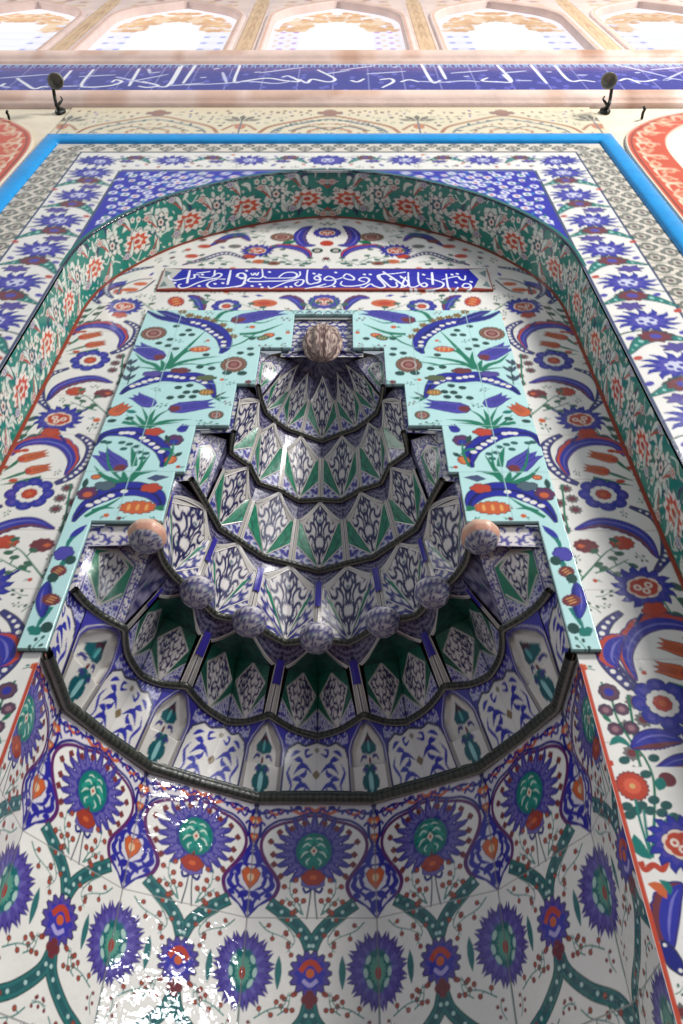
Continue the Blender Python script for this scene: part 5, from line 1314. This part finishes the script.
# ------------------------------------------------------------------ wrought-iron lamp hooks high on the wall
RUST = material('rusty_iron', .6, .4, False, (.24, .24, .21), bump=.5, bscale=70, var=.35, vscale=40, metal=.3)
def lamp_hook(x, z, lean, label):
    t = tag(empty('lamp_hook', (x, YF, z)), label, 'lamp hook', 'iron hooks beside the niche')
    B = np.array([x, YF, z])
    mb = MB(); th = np.linspace(0, 2 * pi, 24)
    G = np.array([[B + np.array([.016 * r_ * cos(a) * (1 + .2 * cos(2 * a)), -d_, .03 * r_ * sin(a)]) for a in th] for r_, d_ in ((1, -.004), (1, .004), (.7, .009), (.0, .011))]); mb.grid(G); mb.build('wall_plate', IRON, t)
    arm = smoothed([B + np.array(q) for q in ((0, -.004, 0), (-.004 * lean, -.022, -.012), (-.010 * lean, -.034, .0), (-.013 * lean, -.05, .012), (-.012 * lean, -.072, .016), (-.002 * lean, -.092, .014), (.008 * lean, -.101, .006))], 6)
    mb = MB(); tube(mb, arm, np.interp(np.linspace(0, 1, len(arm)), [0, .3, .7, 1], [.0085, .006, .006, .007])); mb.build('arm', IRON, t)
    lf = smoothed([B + np.array(q) for q in ((-.004 * lean, -.02, -.01), (.006 * lean, -.03, .004), (.010 * lean, -.036, .018), (.004 * lean, -.044, .024))], 6)
    mb = MB(); tube(mb, lf, np.linspace(.006, .002, len(lf))); mb.build('curl', IRON, t)
    o = B + np.array([.012 * lean, -.104, -.004])
    pr = [(.0, .012), (.012, .012), (.024, .006), (.0275, -.008), (.0285, -.016), (.025, -.017), (.0225, -.008), (.018, .002), (.006, .006), (0, .006)]
    G = np.array([[o + np.array([r_ * cos(a), r_ * sin(a), dz]) for a in th] for r_, dz in pr])
    cc = np.ones((len(pr), 24, 3)) * .03; mb = MB(); mb.grid(G); mb.build('cup', RUST, t)
lamp_hook(-.985, 3.165, 1, 'black wrought iron lamp hook with round cup above the left corner of the turquoise moulding')
lamp_hook(1.0, 3.165, -1, 'black wrought iron lamp hook with round cup above the right corner of the turquoise moulding')
B = np.append(plane(642, 118, YF), 0); B = np.array([B[0], YF, B[1]])
mb = MB(); tube(mb, smoothed([B + np.array(q) for q in ((0, .004, 0), (0, -.016, .002), (.001, -.03, -.004), (.0, -.034, .006))], 6), .005); tag(mb.build('wall_nail', IRON), 'small dark bent nail above the right orange bordered panel', 'nail')
B = plane(9, 119, YF); B = np.array([B[0], YF, B[1]])
mb = MB(); tube(mb, smoothed([B + np.array(q) for q in ((0, .004, 0), (0, -.012, .002), (-.001, -.022, -.003), (.0, -.026, .004))], 6), .0045); tag(mb.build('wall_nail', IRON), 'small dark bent nail above the left orange bordered panel', 'nail')

# ================================================================== light
wd = bpy.data.worlds.new('world'); sc.world = wd; wd.use_nodes = True
bg = wd.node_tree.nodes['Background']; bg.inputs[0].default_value = (.82, .9, 1, 1); bg.inputs[1].default_value = .44
def area(name, loc, target, sx, sy, power, col=(1, 1, 1)):
    l = bpy.data.lights.new(name, 'AREA'); l.shape = 'RECTANGLE'; l.size = sx; l.size_y = sy; l.energy = power; l.color = col
    o = bpy.data.objects.new(name, l); COL.objects.link(o); o.location = loc
    from mathutils import Vector
    o.rotation_euler = (Vector(target) - Vector(loc)).to_track_quat('-Z', 'Y').to_euler(); return o
area('window_light_side', (5.55, -3.75, 9.2), (-.2, 1.6, 4.2), 1.8, 1.8, 860, (1, .97, .93))
area('window_light_left', (-6.0, -1.0, 10.0), (.3, 1.6, 6.6), 2.5, 3.0, 120, (1, .97, .95))  # added fill from the left to brighten the upper wall, no known window
area('window_light_low', (4.6, -2.2, 4.0), (-.35, 2.3, 2.4), 1.0, .7, 85, (.95, .97, 1))

# ================================================================== camera
cam = bpy.data.cameras.new('camera'); co = bpy.data.objects.new('camera', cam); COL.objects.link(co); sc.camera = co
cam.sensor_fit = 'VERTICAL'; cam.sensor_height = 36; cam.lens = F / 1024 * 36; cam.clip_start = .05; cam.clip_end = 100
from mathutils import Matrix
ex = np.array([cos(YA), -sin(YA), 0]); ey = np.array([sin(YA), cos(YA), 0]); ez = np.array([0, 0, 1.0])
fw = ey * cos(PI_) + ez * sin(PI_); up = -ey * sin(PI_) + ez * cos(PI_)
rt, uu = ex * cos(RO) - up * sin(RO), ex * sin(RO) + up * cos(RO)
M = Matrix.Identity(4)
for i in range(3): M[i][0], M[i][1], M[i][2] = rt[i], uu[i], -fw[i]
M[0][3], M[1][3], M[2][3] = CX * S, 0, CZ
co.matrix_world = M
vs = sc.view_settings; vs.view_transform = 'Standard'; vs.look = 'None'; vs.exposure = 0; vs.gamma = 1; vs.use_curve_mapping = False
sc.cycles.max_bounces = 8; sc.cycles.use_denoising = True
